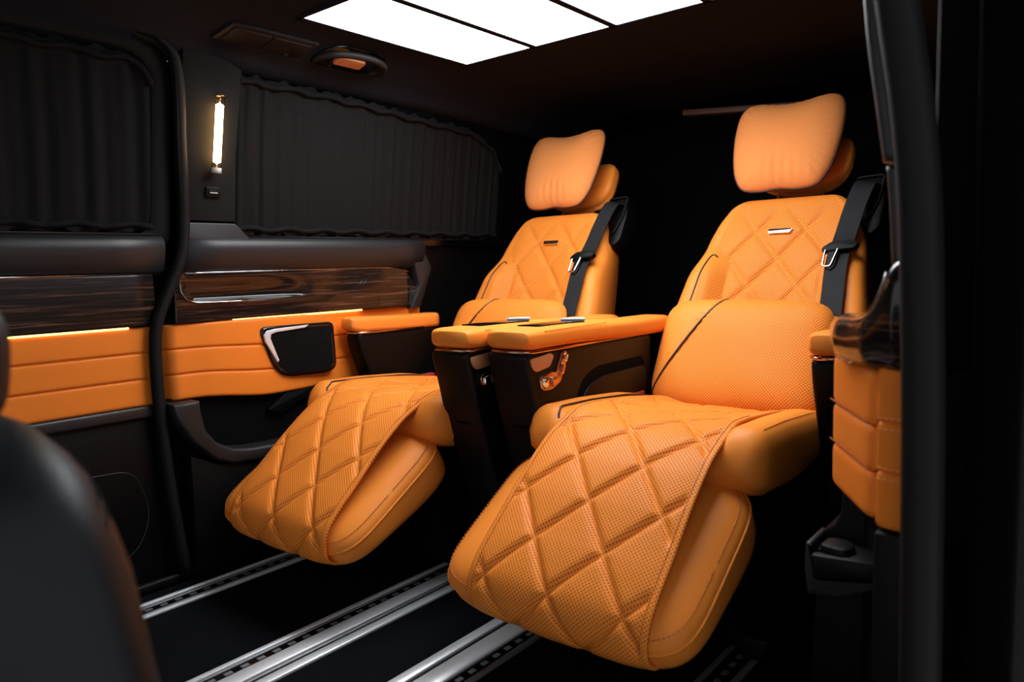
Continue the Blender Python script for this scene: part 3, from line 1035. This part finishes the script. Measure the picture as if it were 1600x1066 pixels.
def make_seat(x, who):
    root = empty('captain_seat', (x, SEAT_Y, 0.0))
    og = SO_
    # --- base on the rails
    prism('seat_base', rounded([(1.50, 0.012), (2.05, 0.012), (2.12, 0.30), (1.98, 0.385), (1.50, 0.37), (1.44, 0.24)], 0.02), lambda y, z, xx: Vector((xx, y, z)), -0.20, 0.20, 'blackdeep', root, bev=0.01, org=og)
    for s in (-1, 1):
        box('rail_foot', (s * 0.23 - 0.03, 1.48, 0.009), (s * 0.23 + 0.03, 2.08, 0.06), 'black', root, bev=0.005, org=og)
    # --- cushion
    secs, uvs, mis = [], [], []
    Y0, Y1 = 1.355, 1.985
    NT, NB = 61, 21
    ys = []
    for k in range(10):
        ys.append(Y0 + 0.06 * (1 - math.cos(math.pi / 2 * k / 9)))
    ys += [lerp(Y0 + 0.06, Y1 - 0.05, k / 40) for k in range(1, 41)]
    ys += [Y1 - 0.05 + 0.05 * math.sin(math.pi / 2 * k / 7) for k in range(1, 8)]
    for y in ys:
        e = 1.0
        if y < Y0 + 0.06:
            e = math.sqrt(max(0.0, 1 - ((Y0 + 0.06 - y) / 0.06) ** 2))
        if y > Y1 - 0.05:
            e = math.sqrt(max(0.0, 1 - ((y - Y1 + 0.05) / 0.05) ** 2))
        e = max(e, 0.03)
        w = 0.290 - 0.045 * (1 - e) - 0.02 * sstep(1.8, 1.98, y)
        zt = interp([(1.35, 0.487), (1.42, 0.494), (1.55, 0.490), (1.75, 0.475), (1.98, 0.455)], y)
        zb = interp([(1.35, 0.405), (1.45, 0.378), (1.60, 0.368), (1.72, 0.378), (1.80, 0.405), (1.98, 0.42)], y)
        zm = 0.445
        ring = []
        uv = []
        r = 0.045
        for i in range(NT):
            t = -1 + 2 * i / (NT - 1)
            u = w * math.sin(t * math.pi / 2) if False else w * t
            a = abs(u)
            z = zt + 0.036 * sstep(0.16, 0.225, a) * (1 - sstep(1.7, 1.95, y) * 0.6)
            q = quilt(u, y - 1.22, 0.16, 0.20, 0.006, 0.05) * (1 - sstep(0.16, 0.19, a))
            z += q
            z -= 0.006 * math.exp(-((a - 0.205) / 0.006) ** 2)
            if a > w - r:
                z -= r * (1 - math.sqrt(max(0.0, 1 - ((a - (w - r)) / r) ** 2)))
            ring.append(Vector((u, y, zm + (z - zm) * e)))
            uv.append((u, y))
        for i in range(NB):
            t = 1 - 2 * i / (NB - 1)
            u = w * t * 0.985
            a = abs(u)
            z = zb
            if a > w - 0.06:
                z += 0.05 * (1 - math.sqrt(max(0.0, 1 - ((a - (w - 0.06)) / 0.06) ** 2)))
            ring.append(Vector((u, y, zm + (z - zm) * e)))
            uv.append((u, y))
        secs.append(ring)
        uvs += uv
    V_, F_ = rings(secs)
    for f in F_:
        if len(f) > 4:
            mis.append(0)
            continue
        u, y = uvs[f[0]]
        i = f[0] % (NT + NB)
        mis.append(1 if (abs(u) < 0.205 and 1.41 < y and i < NT) else 0)
    cu = mk('cushion', V_, F_, ['orange', 'perf'], root, uv=uvs, mi=mis, org=og)
    def cush_top(u, y):
        zt = interp([(1.35, 0.487), (1.42, 0.494), (1.55, 0.490), (1.75, 0.475), (1.98, 0.455)], y)
        a = abs(u)
        z = zt + 0.036 * sstep(0.16, 0.225, a) * (1 - sstep(1.7, 1.95, y) * 0.6)
        if a > 0.245:
            z -= 0.045 * (1 - math.sqrt(max(0.0, 1 - ((a - 0.245) / 0.045) ** 2)))
        return z
    pp = [(-0.195, 1.378, 0), (-0.205, 1.395, 0), (-0.213, 1.415, 0), (-0.214, 1.45, 0), (-0.213, 1.55, 0), (-0.212, 1.7, 0), (-0.21, 1.85, 0)]
    tube('cushion_piping', [Vector((p.x, p.y, cush_top(p.x, max(1.40, p.y)) + 0.0005 - (0.018 if p.y < 1.39 else 0.004 if p.y < 1.41 else 0))) for p in catmull(pp, 8)], 0.0026, 'piping', cu, n=8, org=og)
    for s in (-1, 1):
        stitches('stitching', [(s * 0.268, y, cush_top(0.268, y) + 0.0015) for y in [lerp(1.43, 1.84, q / 30) for q in range(31)]], 'seam', cu, org=og)
    # --- backrest
    secs, uvs, mis = [], [], []
    NT, NB = 81, 21
    hs = [0.0, 0.006, 0.014, 0.024, 0.036, 0.05] + [lerp(0.05, HB - 0.05, k / 64) for k in range(1, 65)]
    hs += [HB - 0.05 + 0.05 * math.sin(math.pi / 2 * k / 8) for k in range(1, 9)]
    TB = 0.135
    for h in hs:
        e = 1.0
        if h < 0.05:
            e = math.sqrt(max(0.0, 1 - ((0.05 - h) / 0.05) ** 2))
        if h > HB - 0.05:
            e = math.sqrt(max(0.0, 1 - ((h - HB + 0.05) / 0.05) ** 2))
        e = max(e, 0.03)
        w = back_w(h) - 0.01 * (1 - e)
        r = 0.036
        ring = []
        for i in range(NT):
            t = -1 + 2 * i / (NT - 1)
            u = w * t
            a = abs(u)
            d = back_front(u, h)
            if a > w - r:
                d -= r * (1 - math.sqrt(max(0.0, 1 - ((a - (w - r)) / r) ** 2)))
            d = -0.06 + (d + 0.06) * e
            ring.append(bk(u, h, d))
            uvs.append((u, h))
        for i in range(NB):
            t = 1 - 2 * i / (NB - 1)
            u = (w - 0.006) * t
            a = abs(u)
            d = -TB
            if a > w - 0.05:
                d += 0.04 * (1 - math.sqrt(max(0.0, 1 - min(1, (a - (w - 0.05)) / 0.05) ** 2)))
            d = -0.06 + (d + 0.06) * e
            ring.append(bk(u, h, d))
            uvs.append((u, h))
        secs.append(ring)
    V_, F_ = rings(secs)
    for f in F_:
        if len(f) > 4:
            mis.append(0)
            continue
        u, h = uvs[f[0]]
        i = f[0] % (NT + NB)
        lim = interp([(0, .236), (.18, .234), (.30, .226), (.42, .212), (.5, .2)], h) if h < 0.5 else back_w(h) - 0.042
        mis.append(1 if (i < NT and abs(u) < lim and h < HB - 0.02) else 0)
    ba = mk('backrest', V_, F_, ['orange', 'perf'], root, uv=uvs, mi=mis, org=og)
    for s in (-1,):
        pts = [(s * 0.178, 0.505, 0), (s * 0.192, 0.515, 0), (s * 0.204, 0.50, 0), (s * 0.214, 0.42, 0), (s * 0.228, 0.30, 0), (s * 0.236, 0.18, 0), (s * 0.238, 0.05, 0)]
        P = []
        for p in catmull(pts, 8):
            a = abs(p.x)
            w = back_w(p.y)
            d = back_front(p.x, p.y)
            if a > w - 0.036:
                d -= 0.036 * (1 - math.sqrt(max(0.0, 1 - ((a - (w - 0.036)) / 0.036) ** 2)))
            P.append(bk(p.x, p.y, d + 0.0006))
        tube('backrest_piping', P, 0.0026, 'piping', ba, n=8, org=og)
        stitches('stitching', [bk(s * (back_w(h) - 0.004), h, (back_front(back_w(h) - 0.01, h)) - 0.024) for h in [lerp(0.1, 0.5, q / 30) for q in range(31)]], 'seam', ba, org=og)
    # badge
    bd = prism('badge', [(-0.034, 0.585), (0.029, 0.585), (0.036, 0.5985), (-0.034, 0.5985)], bk, -0.006, 0.0095, 'chrome', root, bev=0.001, org=og)
    V_, F_ = [], []
    for k in range(8):
        u = -0.022 + k * 0.0062 + (0.003 if k > 3 else 0)
        b = len(V_)
        wd = 0.0016 if k % 3 else 0.0024
        V_ += [bk(u - wd, 0.589, 0.0099), bk(u + wd, 0.589, 0.0099), bk(u + wd, 0.5945, 0.0099), bk(u - wd, 0.5945, 0.0099)]
        F_.append((b, b + 1, b + 2, b + 3))
    mk('badge_marks', V_, F_, 'piping', bd, smooth=False, org=og)
    # --- leg rest
    SL = math.radians(31)
    LU = Vector((0, math.cos(SL), math.sin(SL)))
    LN = Vector((0, -math.sin(SL), math.cos(SL)))
    lf = frame_of((-0.016, 1.240, 0.298), (1, 0, 0), LU, LN)
    loop = superellipse(0.290, 0.212, 5.5, 120)
    pr = dome(0.058, 4.0, 0.5, 18, 0.03) + [(1.0, -0.005), (1.002, -0.02), (0.998, -0.055), (0.985, -0.075), (0.95, -0.085), (0.05, -0.088)]
    lr = pillow('leg_rest', loop, pr, lf, 'orange', root, org=og, disp=lambda u, v, rho, d: -d * 0.45 * (1 - sstep(-0.21, 0.12, v)) if d < 0 else 0)
    tube('leg_rest_piping', [lf(u * 0.999, v * 0.999, 0.002) for u, v in loop], 0.0032, 'orange', lr, n=8, closed=True, org=og)
    stitches('stitching', [lf(u * 0.955, v * 0.955, 0.058 * (1 - 0.955 ** 4) ** 0.5 + 0.0022) for u, v in loop] , 'seam', lr, org=og, step=0.009)
    # --- quilted cover draped from cushion to leg rest
    cp = catmull([(0, 1.135, 0.160), (0, 1.085, 0.156), (0, 1.050, 0.178), (0, 1.040, 0.218), (0, 1.056, 0.262), (0, 1.092, 0.302), (0, 1.138, 0.342), (0, 1.185, 0.384), (0, 1.230, 0.422),
                  (0, 1.280, 0.459), (0, 1.335, 0.490), (0, 1.40, 0.510), (0, 1.47, 0.5150), (0, 1.56, 0.510), (0, 1.70, 0.496), (0, 1.86, 0.474)], 12)
    acc_ = [0.0]
    for a, b in zip(cp, cp[1:]):
        acc_.append(acc_[-1] + (b - a).length)
    L = acc_[-1]
    s0 = min(range(len(cp)), key=lambda k: abs(cp[k].y - 1.20) + (5 if cp[k].z < 0.3 else 0))
    s0 = acc_[s0]
    def curve(s):
        s = max(0, min(L, s))
        for i in range(len(acc_) - 1):
            if s <= acc_[i + 1]:
                t = (s - acc_[i]) / max(1e-9, acc_[i + 1] - acc_[i])
                p = cp[i].lerp(cp[i + 1], t)
                a = (cp[min(i + 2, len(cp) - 1)] - cp[max(i - 1, 0)]).normalized()
                return p, a
        return cp[-1], (cp[-1] - cp[-2]).normalized()
    NU, NS = 96, 210
    V_, UV_ = [], []
    for j in range(NS):
        s = L * j / (NS - 1)
        p, t = curve(s)
        n = Vector((0, -t.z, t.y))
        hw = 0.204 - 0.006 * sstep(0.2, 0.55, s / L)
        for i in range(NU):
            f = -1 + 2 * i / (NU - 1)
            u = 0.010 + hw * f
            d = quilt(u, s - s0, 0.16, 0.205, 0.0085, 0.06, 0.45)
            edge = sstep(0.89, 0.95, abs(f))
            d = d * (1 - edge) + edge * 0.001
            d *= 1 - sstep(L - 0.1, L, s) * 0.6
            d *= sstep(0.035, 0.10, s)
            sag = -0.008 * abs(f) ** 3 * (1 - sstep(0.40 * L, 0.6 * L, s))
            lift = 0.014 * sstep(0.6, 1.0, abs(f)) * sstep(1.36, 1.46, p.y)
            q = p + n * (d + sag + lift)
            V_.append(Vector((u, q.y, q.z)))
            UV_.append((u, s))
    F_ = [(j * NU + i, j * NU + i + 1, (j + 1) * NU + i + 1, (j + 1) * NU + i) for j in range(NS - 1) for i in range(NU - 1)]
    cv = mk('quilted_cover', V_, F_, 'perf', root, uv=UV_, org=og)
    sd = cv.modifiers.new('thick', 'SOLIDIFY')
    sd.thickness = 0.008
    sd.offset = -1 if cv.data.polygons[len(F_) // 2].normal.z > 0 else 1
    for s in (-1, 1):
        i = 3 if s < 0 else NU - 4
        pts = [V_[j * NU + i] + Vector((0, -0.0, 0.0008)) for j in range(2, 150, 2)]
        stitches('stitching', pts, 'seam', cv, org=og, step=0.0075, ln=0.005, r=0.0009)
    # --- headrest with wings
    hf = lambda u, h, d: bk(u, h, d - 1.1 * u * u * 0 + 1.6 * u * u)
    hl = superellipse(0.152, 0.095, 3.2, 64, (0, 0.885))
    hp = dome(0.035, 4, 0.5, 8, 0.04) + [(1.0, -0.02)] + [(r, -0.02 - d) for r, d in reversed(dome(0.04, 4, 0.5, 8, 0.04))]
    pillow('headrest', hl, hp, lambda u, h, d: hf(u, h, d - 0.10), 'orange', root, org=og, centre=(0, 0.885))
    for u in (-0.07, 0.07):
        tube('headrest_post', [bk(u, 0.70, -0.08), bk(u, 0.82, -0.11)], 0.0055, 'chrome', root, n=10, org=og)
    # --- seat belt
    bl = [(0.230, 0.757, -0.075), (0.226, 0.755, -0.03), (0.220, 0.73, 0.004), (0.207, 0.65, 0.016), (0.198, 0.56, 0.024), (0.194, 0.46, 0.050), (0.198, 0.36, 0.054), (0.204, 0.24, 0.056), (0.212, 0.10, 0.052), (0.225, 0.02, 0.03)]
    cl = catmull([Vector(b) for b in bl], 8)
    V_ = []
    for k, p in enumerate(cl):
        a, b = cl[max(0, k - 1)], cl[min(len(cl) - 1, k + 1)]
        t = (b - a)
        t2 = Vector((t.x, t.y)).normalized() if Vector((t.x, t.y)).length > 1e-5 else Vector((0, -1))
        side = Vector((-t2.y, t2.x))
        if k < 10:
            side = side.lerp(Vector((1, 0.0)), 1 - k / 10).normalized()
        for w in (-0.029, 0.029):
            V_.append(bk(p.x + side.x * w, p.y + side.y * w, p.z + 0.004))
    F_ = [(2 * k, 2 * k + 1, 2 * k + 3, 2 * k + 2) for k in range(len(cl) - 1)]
    sb = mk('seat_belt', V_, F_, 'belt', root, smooth=False, org=og)
    m_ = sb.modifiers.new('thick', 'SOLIDIFY')
    m_.thickness = 0.0022
    m_.offset = 0
    prism('tongue_housing', rounded([(0.154, 0.482), (0.238, 0.492), (0.248, 0.508), (0.222, 0.520), (0.172, 0.514), (0.150, 0.496)], 0.008), bk, 0.046, 0.068, 'black', sb, bev=0.005, org=og)
    tube('tongue', [bk(a, b, 0.065) for a, b in rounded([(0.162, 0.492), (0.196, 0.497), (0.182, 0.438), (0.160, 0.438)], 0.008)], 0.0032, 'chrome', sb, n=6, closed=True, org=og)
    prism('tongue_sleeve', rounded([(0.168, 0.49), (0.198, 0.492), (0.194, 0.44), (0.182, 0.425), (0.172, 0.432)], 0.008), bk, 0.052, 0.063, 'black', sb, bev=0.003, org=og)
    # belt guide on the shoulder
    prism('belt_guide', rounded([(0.190, 0.772), (0.262, 0.780), (0.272, 0.70), (0.268, 0.61), (0.246, 0.585), (0.218, 0.60), (0.205, 0.70)], 0.012), bk, -0.125, -0.028, 'black', root, bev=0.008, org=og)
    tube('guide_rim', [bk(a, b, -0.024) for a, b in ((0.188, 0.770), (0.200, 0.776), (0.256, 0.780), (0.263, 0.772), (0.258, 0.70), (0.240, 0.64), (0.226, 0.63))], 0.0042, 'black', root, n=8, org=og)
    return root, lf

def armrest(root, og, u0, u1, yf, kind, toward):
    """padded armrest on a console; kind inner or outer; toward = sign of the side that shows its panel"""
    s = empty('console', (0, 0, 0))
    s.parent = root
    ztop = 0.712
    w = (u1 - u0) / 2
    uc = (u0 + u1) / 2
    yr = 2.06 if kind == 'inner' else 1.98
    # pad: lofted along y
    secs = []
    yy = [yf + 0.05 * (1 - math.cos(math.pi / 2 * k / 8)) for k in range(9)] + [lerp(yf + 0.05, yr, k / 20) for k in range(1, 21)]
    for y in yy:
        e = math.sqrt(max(0.0, 1 - ((yf + 0.05 - y) / 0.05) ** 2)) if y < yf + 0.05 else 1.0
        e = max(0.05, e)
        ww = w * lerp(0.62, 1.0, e)
        if kind == 'inner':
            ww *= interp([(yf, 1.0), (yf + 0.36, 1.0), (yf + 0.48, 0.86), (yr, 0.70)], y)
        hz = 0.026 * lerp(0.55, 1, e)
        zc_ = ztop - 0.027 - 0.010 * sstep(1.5, 1.95, y) + (0.006 * (1 - e))
        off = toward * (w - ww) * (-1 if kind == 'inner' else 0) * -1 if kind == 'inner' else 0
        ring = []
        for k in range(40):
            a = 2 * math.pi * k / 40
            cx, cz = math.cos(a), math.sin(a)
            ring.append(Vector((uc + off + ww * math.copysign(abs(cx) ** 0.42, cx), y, zc_ + hz * math.copysign(abs(cz) ** 0.55, cz))))
        secs.append(ring)
    V_, F_ = rings(secs)
    pad = mk('armrest_pad', V_, F_, 'orange', root, org=og)
    bpy.data.objects.remove(s, do_unlink=True)
    # body
    if kind == 'inner':
        poly = [(yf + 0.006, 0.655), (yf + 0.045, 0.50), (yf + 0.13, 0.24), (yf + 0.15, 0.10), (1.95, 0.10), (1.97, 0.652)]
        wi = w * 0.80
    else:
        poly = [(yf + 0.02, 0.655), (yf + 0.03, 0.60), (yf + 0.10, 0.42), (yf + 0.16, 0.36), (1.95, 0.36), (1.97, 0.652)]
        wi = w * 0.86
    bo = prism('armrest_body', rounded(poly, 0.02), lambda y, z, xx: Vector((xx, y, z)), uc - wi, uc + wi, 'brownblack' if kind == 'inner' else 'black', root, bev=0.010, seg=3, org=og)
    edge = [(uc - wi - 0.002, 1.9, 0.654), (uc - wi - 0.002, yf + 0.04, 0.656), (uc - wi + 0.015, yf + 0.016, 0.656), (uc + wi - 0.015, yf + 0.016, 0.656), (uc + wi + 0.002, yf + 0.04, 0.656), (uc + wi + 0.002, 1.9, 0.654)]
    tube('bronze_trim', edge, 0.0045, 'copper', bo, n=6, org=og)
    if kind == 'inner':
        # recessed table slot with chrome pull
        zt = ztop + 0.0012
        fr = lambda a, b, d: Vector((uc + a, b, zt - 0.001 + d))
        prism('table_slot', rounded([(-w * 0.52, yf + 0.10), (w * 0.42, yf + 0.10), (w * 0.52, yf + 0.30), (-w * 0.30, yf + 0.30)], 0.012), fr, -0.004, 0.0012, 'gloss', pad, bev=0.0008, org=og)
        cr = [(-w * 0.34, yf + 0.275), (-w * 0.10, yf + 0.315), (w * 0.25, yf + 0.325), (w * 0.50, yf + 0.30), (w * 0.30, yf + 0.30), (-w * 0.05, yf + 0.285)]
        prism('table_pull', cr, fr, 0.0, 0.007, 'alu', pad, bev=0.0030, org=og)
        stitches('stitching', [(uc - toward * 0 + t * w * 0.8, yf + 0.022, ztop - 0.012) for t in [-1 + q / 6 for q in range(13)]], 'seam', pad, org=og)
        stitches('stitching', [(uc + w * 0.955, y, ztop - 0.008) for y in [lerp(yf + 0.07, yf + 0.35, q / 20) for q in range(21)]], 'seam', pad, org=og)
        xs_ = uc + wi if toward > 0 else uc - wi
        sg = 1 if toward > 0 else -1
        side = lambda y, z, d: Vector((xs_ + sg * d, y, z))
        # memory plate
        prism('memory_plate', rounded([(yf + 0.022, 0.640), (yf + 0.105, 0.648), (yf + 0.118, 0.640), (yf + 0.100, 0.614), (yf + 0.045, 0.607), (yf + 0.030, 0.618)], 0.008), side, -0.002, 0.004, 'bronze_plate', bo, bev=0.0015, org=og)
        # seat shaped switch
        prism('switch_plate', rounded([(yf + 0.122, 0.596), (yf + 0.150, 0.646), (yf + 0.168, 0.648), (yf + 0.174, 0.630), (yf + 0.150, 0.588)], 0.010), side, -0.002, 0.006, 'copper', bo, bev=0.003, org=og)
        prism('seat_switch', rounded([(yf + 0.150, 0.624), (yf + 0.159, 0.642), (yf + 0.169, 0.637), (yf + 0.160, 0.618)], 0.005), side, 0.004, 0.013, 'chrome', bo, bev=0.003, org=og)
        prism('seat_switch', rounded([(yf + 0.132, 0.594), (yf + 0.146, 0.619), (yf + 0.157, 0.612), (yf + 0.145, 0.588)], 0.005), side, 0.004, 0.013, 'copper', bo, bev=0.003, org=og)
        prism('switch_plate', rounded([(yf + 0.055, 0.592), (yf + 0.100, 0.602), (yf + 0.156, 0.594), (yf + 0.140, 0.570), (yf + 0.100, 0.556), (yf + 0.060, 0.560)], 0.014), side, -0.002, 0.006, 'copper', bo, bev=0.003, org=og)
        prism('seat_switch', rounded([(yf + 0.098, 0.590), (yf + 0.142, 0.590), (yf + 0.130, 0.572), (yf + 0.100, 0.564)], 0.008), side, 0.004, 0.014, 'copper', bo, bev=0.004, org=og)
        prism('seat_switch', rounded([(yf + 0.064, 0.586), (yf + 0.084, 0.592), (yf + 0.082, 0.564), (yf + 0.064, 0.566)], 0.006), side, 0.004, 0.014, 'chrome', bo, bev=0.004, org=og)
        # arched storage pocket: dark mouth above a raised flap
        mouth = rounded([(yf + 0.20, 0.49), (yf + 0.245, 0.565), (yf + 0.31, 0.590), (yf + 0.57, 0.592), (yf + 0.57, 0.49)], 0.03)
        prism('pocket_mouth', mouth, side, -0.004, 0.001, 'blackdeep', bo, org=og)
        flap = rounded([(yf + 0.205, 0.38), (yf + 0.215, 0.49), (yf + 0.26, 0.542), (yf + 0.33, 0.562), (yf + 0.57, 0.565), (yf + 0.57, 0.38)], 0.03)
        prism('pocket_flap', flap, side, -0.002, 0.008, 'brownblack', bo, bev=0.003, org=og)
        # small front slot with ledge
        box('front_recess', (uc - wi * 0.45, yf + 0.055, 0.46), (uc + wi * 0.5, yf + 0.09, 0.60), 'blackdeep', bo, bev=0.006, org=og)
    return pad

SEATS = []
for xc, lab, sgn in ((-1.63, 'orange quilted captain seat farther away, against the speaker wall', 1), (-0.80, 'orange quilted captain seat nearest the camera, right of the centre console', -1)):
    root, lf = make_seat(xc, lab)
    if sgn > 0:
        root.location.y -= FAR_DY      # the farther seat is slid forward a little
    tag(root, lab, 'seat', 'orange captain seats')
    # consoles: seat 1 has its inner one on its right, seat 2 on its left
    if sgn > 0:
        armrest(root, SO_, 0.258, 0.413, 1.352, 'inner', 1)
        armrest(root, SO_, -0.385, -0.305, 1.585, 'outer', 1)
    else:
        armrest(root, SO_, -0.413, -0.258, 1.352, 'inner', 1)
        armrest(root, SO_, 0.308, 0.392, 1.54, 'outer', -1)
    bkl = box('belt_buckle', (-0.285, 1.86, 0.42), (-0.262, 1.91, 0.485), 'black', root, bev=0.004, org=SO_)
    box('buckle_button', (-0.286, 1.856, 0.474), (-0.261, 1.905, 0.490), 'red', bkl, bev=0.003, org=SO_)
    SEATS.append(root)

# ------------------------------------------------------------------ loose pillows
def neck_pillow(xc, label):
    # butterfly outline, wider at the top with a dip in the middle
    pts = [(0.0, 0.149), (0.05, 0.153), (0.11, 0.161), (0.145, 0.150), (0.163, 0.118), (0.168, 0.06), (0.165, 0.0), (0.156, -0.06), (0.141, -0.11), (0.112, -0.148), (0.06, -0.156), (0.0, -0.150)]
    pts = pts + [(-a, b) for a, b in reversed(pts[1:-1])]
    loop = [(p.x, p.y) for p in catmull([(a, b, 0) for a, b in pts], 5, closed=True)]
    til = math.radians(25)
    U = Vector((1, 0, 0))
    Vv = Vector((0, math.sin(til), math.cos(til)))
    N = Vector((0, -math.cos(til), math.sin(til)))
    O = Vector((xc - 0.026, 2.395, 1.214))
    root = empty('neck_pillow', O)
    f = frame_of(O, U, Vv, N)
    ff = lambda u, v, d: f(u, v, d + 0.35 * u * u)
    rnd = random.Random(int(abs(xc) * 100))
    ks = [(rnd.uniform(25, 60), rnd.uniform(0, 6.28)) for _ in range(4)]
    def disp(u, v, rho, d):
        if abs(d) < 1e-6:
            return 0
        e = sstep(0.62, 0.9, rho) * (1 - sstep(0.93, 1.0, rho))
        an = math.atan2(v, u)
        w = sum(math.sin(k * an + p) for k, p in ks) / 4
        lowc = math.exp(-((u + 0.01) / 0.06) ** 2) * sstep(0.03, -0.10, v) if False else math.exp(-((u + 0.0) / 0.07) ** 2) * (1 - sstep(-0.12, -0.04, v))
        return (0.0035 * w * e + 0.006 * math.sin(u * 210) * lowc * (1 - sstep(0.9, 1.0, rho))) * (1 if d > 0 else -1)
    pr = dome(0.058, 2.6, 0.6, 20, 0.03) + [(r, d) for r, d in reversed(dome(0.05, 2.6, 0.6, 10, 0.03, -1))][1:]
    pillow('pillow_cover', loop, pr, ff, 'suede', root, org=O, disp=disp)
    tube('pillow_piping', [ff(u * 1.004, v * 1.004, -0.001) for u, v in loop], 0.003, 'piping', root, n=8, closed=True, org=O)
    if xc < -1.2:
        root.location.y -= FAR_DY
    tag(root, label, 'pillow', 'neck pillows')
neck_pillow(-1.63, 'orange suede neck pillow on the farther seat')
neck_pillow(-0.80, 'orange suede neck pillow on the nearer seat')

def lumbar_pillow(xc, label):
    root = empty('lumbar_pillow', Vector((xc, 1.90, 0.45)))
    og = Vector((xc, 1.90, 0.45))
    base = lambda u, h, d: bk(u, h, d) + Vector((xc, 0, 0))
    HC = 0.152
    pipe_u = lambda h: -0.258 + 0.180 * max(0.0, (h - (HC - 0.155)) / 0.325) ** 1.12
    loop = superellipse(0.246, 0.172, 6.0, 96, (-0.018, HC))
    pr = dome(0.050, 4.5, 0.55, 18, 0.03) + [(r, d) for r, d in reversed(dome(0.036, 4.5, 0.55, 10, 0.03, -1))][1:]
    def side(u, h):
        return u - pipe_u(h)
    def disp(u, v, rho, d):
        if d <= 0:
            return 0
        return -0.004 * math.exp(-(side(u, v) / 0.006) ** 2) * (1 - rho ** 8) + 0.003 * math.sin(u * 17 + v * 9) * (1 - rho ** 4)
    fr = lambda u, h, d: base(u, h, d + 0.082)
    pillow('pillow_cover', loop, pr, fr, ['orange', 'perf'], root, org=og, disp=disp, centre=(-0.018, HC),
           matfn=lambda u, v, p: 1 if (p[1] >= 0 and p[0] < 0.985 and side(u, v) > 0) else 0)
    P = []
    for k in range(41):
        h = lerp(HC - 0.165, HC + 0.17, k / 40)
        u = pipe_u(h)
        # radial position in the outline
        a, b = (u + 0.018) / 0.246, (h - HC) / 0.172
        rho = (abs(a) ** 6 + abs(b) ** 6) ** (1 / 6)
        if rho > 0.99:
            continue
        d = 0.050 * max(0.0, 1 - rho ** 4.5) ** 0.55
        P.append(fr(u, h, d - 0.0005))
    tube('pillow_piping', P, 0.003, 'piping', root, n=8, org=og)
    if xc < -1.2:
        root.location.y -= FAR_DY + 0.012
    tag(root, label, 'pillow', 'lumbar pillows')
lumbar_pillow(-1.63, 'orange lumbar pillow on the farther seat')
lumbar_pillow(-0.80, 'orange perforated lumbar pillow on the nearer seat')

# ================================================================== FRONT SEAT (foreground)
fs = empty('front_seat', (-0.76, 0.1, 0.0))
tag(fs, 'charcoal leather front seat seen from behind at the bottom left', 'seat')
FO = (-0.76, 0.1, 0.0)
secs = []
def fs_w(z):
    return interp([(0.30, 0.24), (0.50, 0.250), (0.60, 0.248), (0.66, 0.240), (0.70, 0.224), (0.73, 0.200), (0.748, 0.165), (0.758, 0.12), (0.763, 0.07), (0.765, 0.03)], z)
zs = [lerp(0.30, 0.70, k / 16) for k in range(17)] + [0.715, 0.73, 0.74, 0.748, 0.754, 0.759, 0.763, 0.765]
for z in zs:
    w = fs_w(z)
    th = 0.075 * interp([(0.30, 1.0), (0.66, 1.0), (0.72, 0.88), (0.748, 0.65), (0.765, 0.2)], z)
    yc = 0.174 - 0.12 * (z - 0.6)
    ring = []
    for k in range(48):
        a = 2 * math.pi * k / 48
        cx, cy = math.cos(a), math.sin(a)
        ring.append(Vector((-0.745 + w * math.copysign(abs(cx) ** 0.6, cx), yc + th * math.copysign(abs(cy) ** 0.75, cy), z)))
    secs.append(ring)
V, F = rings(secs)
fb = mk('backrest', V, F, 'seatgrey', fs, org=FO)
hl = superellipse(0.124, 0.066, 2.8, 64)
pillow('headrest', hl, dome(0.055, 4, 0.5, 10, 0.04) + [(r, d) for r, d in reversed(dome(0.055, 4, 0.5, 10, 0.04, -1))][1:],
       frame_of((-0.745, 0.147, 0.800), (1, 0, 0), (0, 0.1, 1), (0, 1, -0.1)), 'seatgrey', fs, org=FO)
for s in (-0.05, 0.05):
    tube('headrest_post', [(-0.745 + s, 0.140, 0.73), (-0.745 + s, 0.142, 0.78)], 0.006, 'chrome', fs, n=8, org=FO)
for dz in (0.0, 0.012):
    pts = []
    for k in range(25):
        t = -1 + 2 * k / 24
        z = 0.742 - 0.045 * abs(t) ** 2.4 - dz
        w = fs_w(z)
        yc = 0.174 - 0.12 * (z - 0.6)
        th = 0.075 * interp([(0.30, 1.0), (0.66, 1.0), (0.72, 0.88), (0.748, 0.65), (0.765, 0.2)], z)
        u = w * 0.93 * t
        cyv = (1 - abs(u / w) ** (1 / 0.6 * 2 * 0.5 * 2)) if False else max(0.0, 1 - abs(u / w) ** (2 / 0.6)) ** (0.75 / 2)
        pts.append((-0.745 + u, yc + th * cyv + 0.0005, z))
    stitches('stitching', pts, 'rubber', fb, org=FO, step=0.011, ln=0.008, r=0.0016)
prism('cushion', rounded([(-0.38, 0.30), (0.12, 0.28), (0.14, 0.38), (-0.36, 0.42)], 0.04), lambda y, z, x: Vector((x, y, z)), -0.98, -0.51, 'seatgrey', fs, bev=0.03, seg=3, org=FO)
prism('seat_base', [(-0.30, 0.0), (0.10, 0.0), (0.10, 0.30), (-0.30, 0.30)], lambda y, z, x: Vector((x, y, z)), -0.95, -0.54, 'blackdeep', fs, bev=0.01, org=FO)
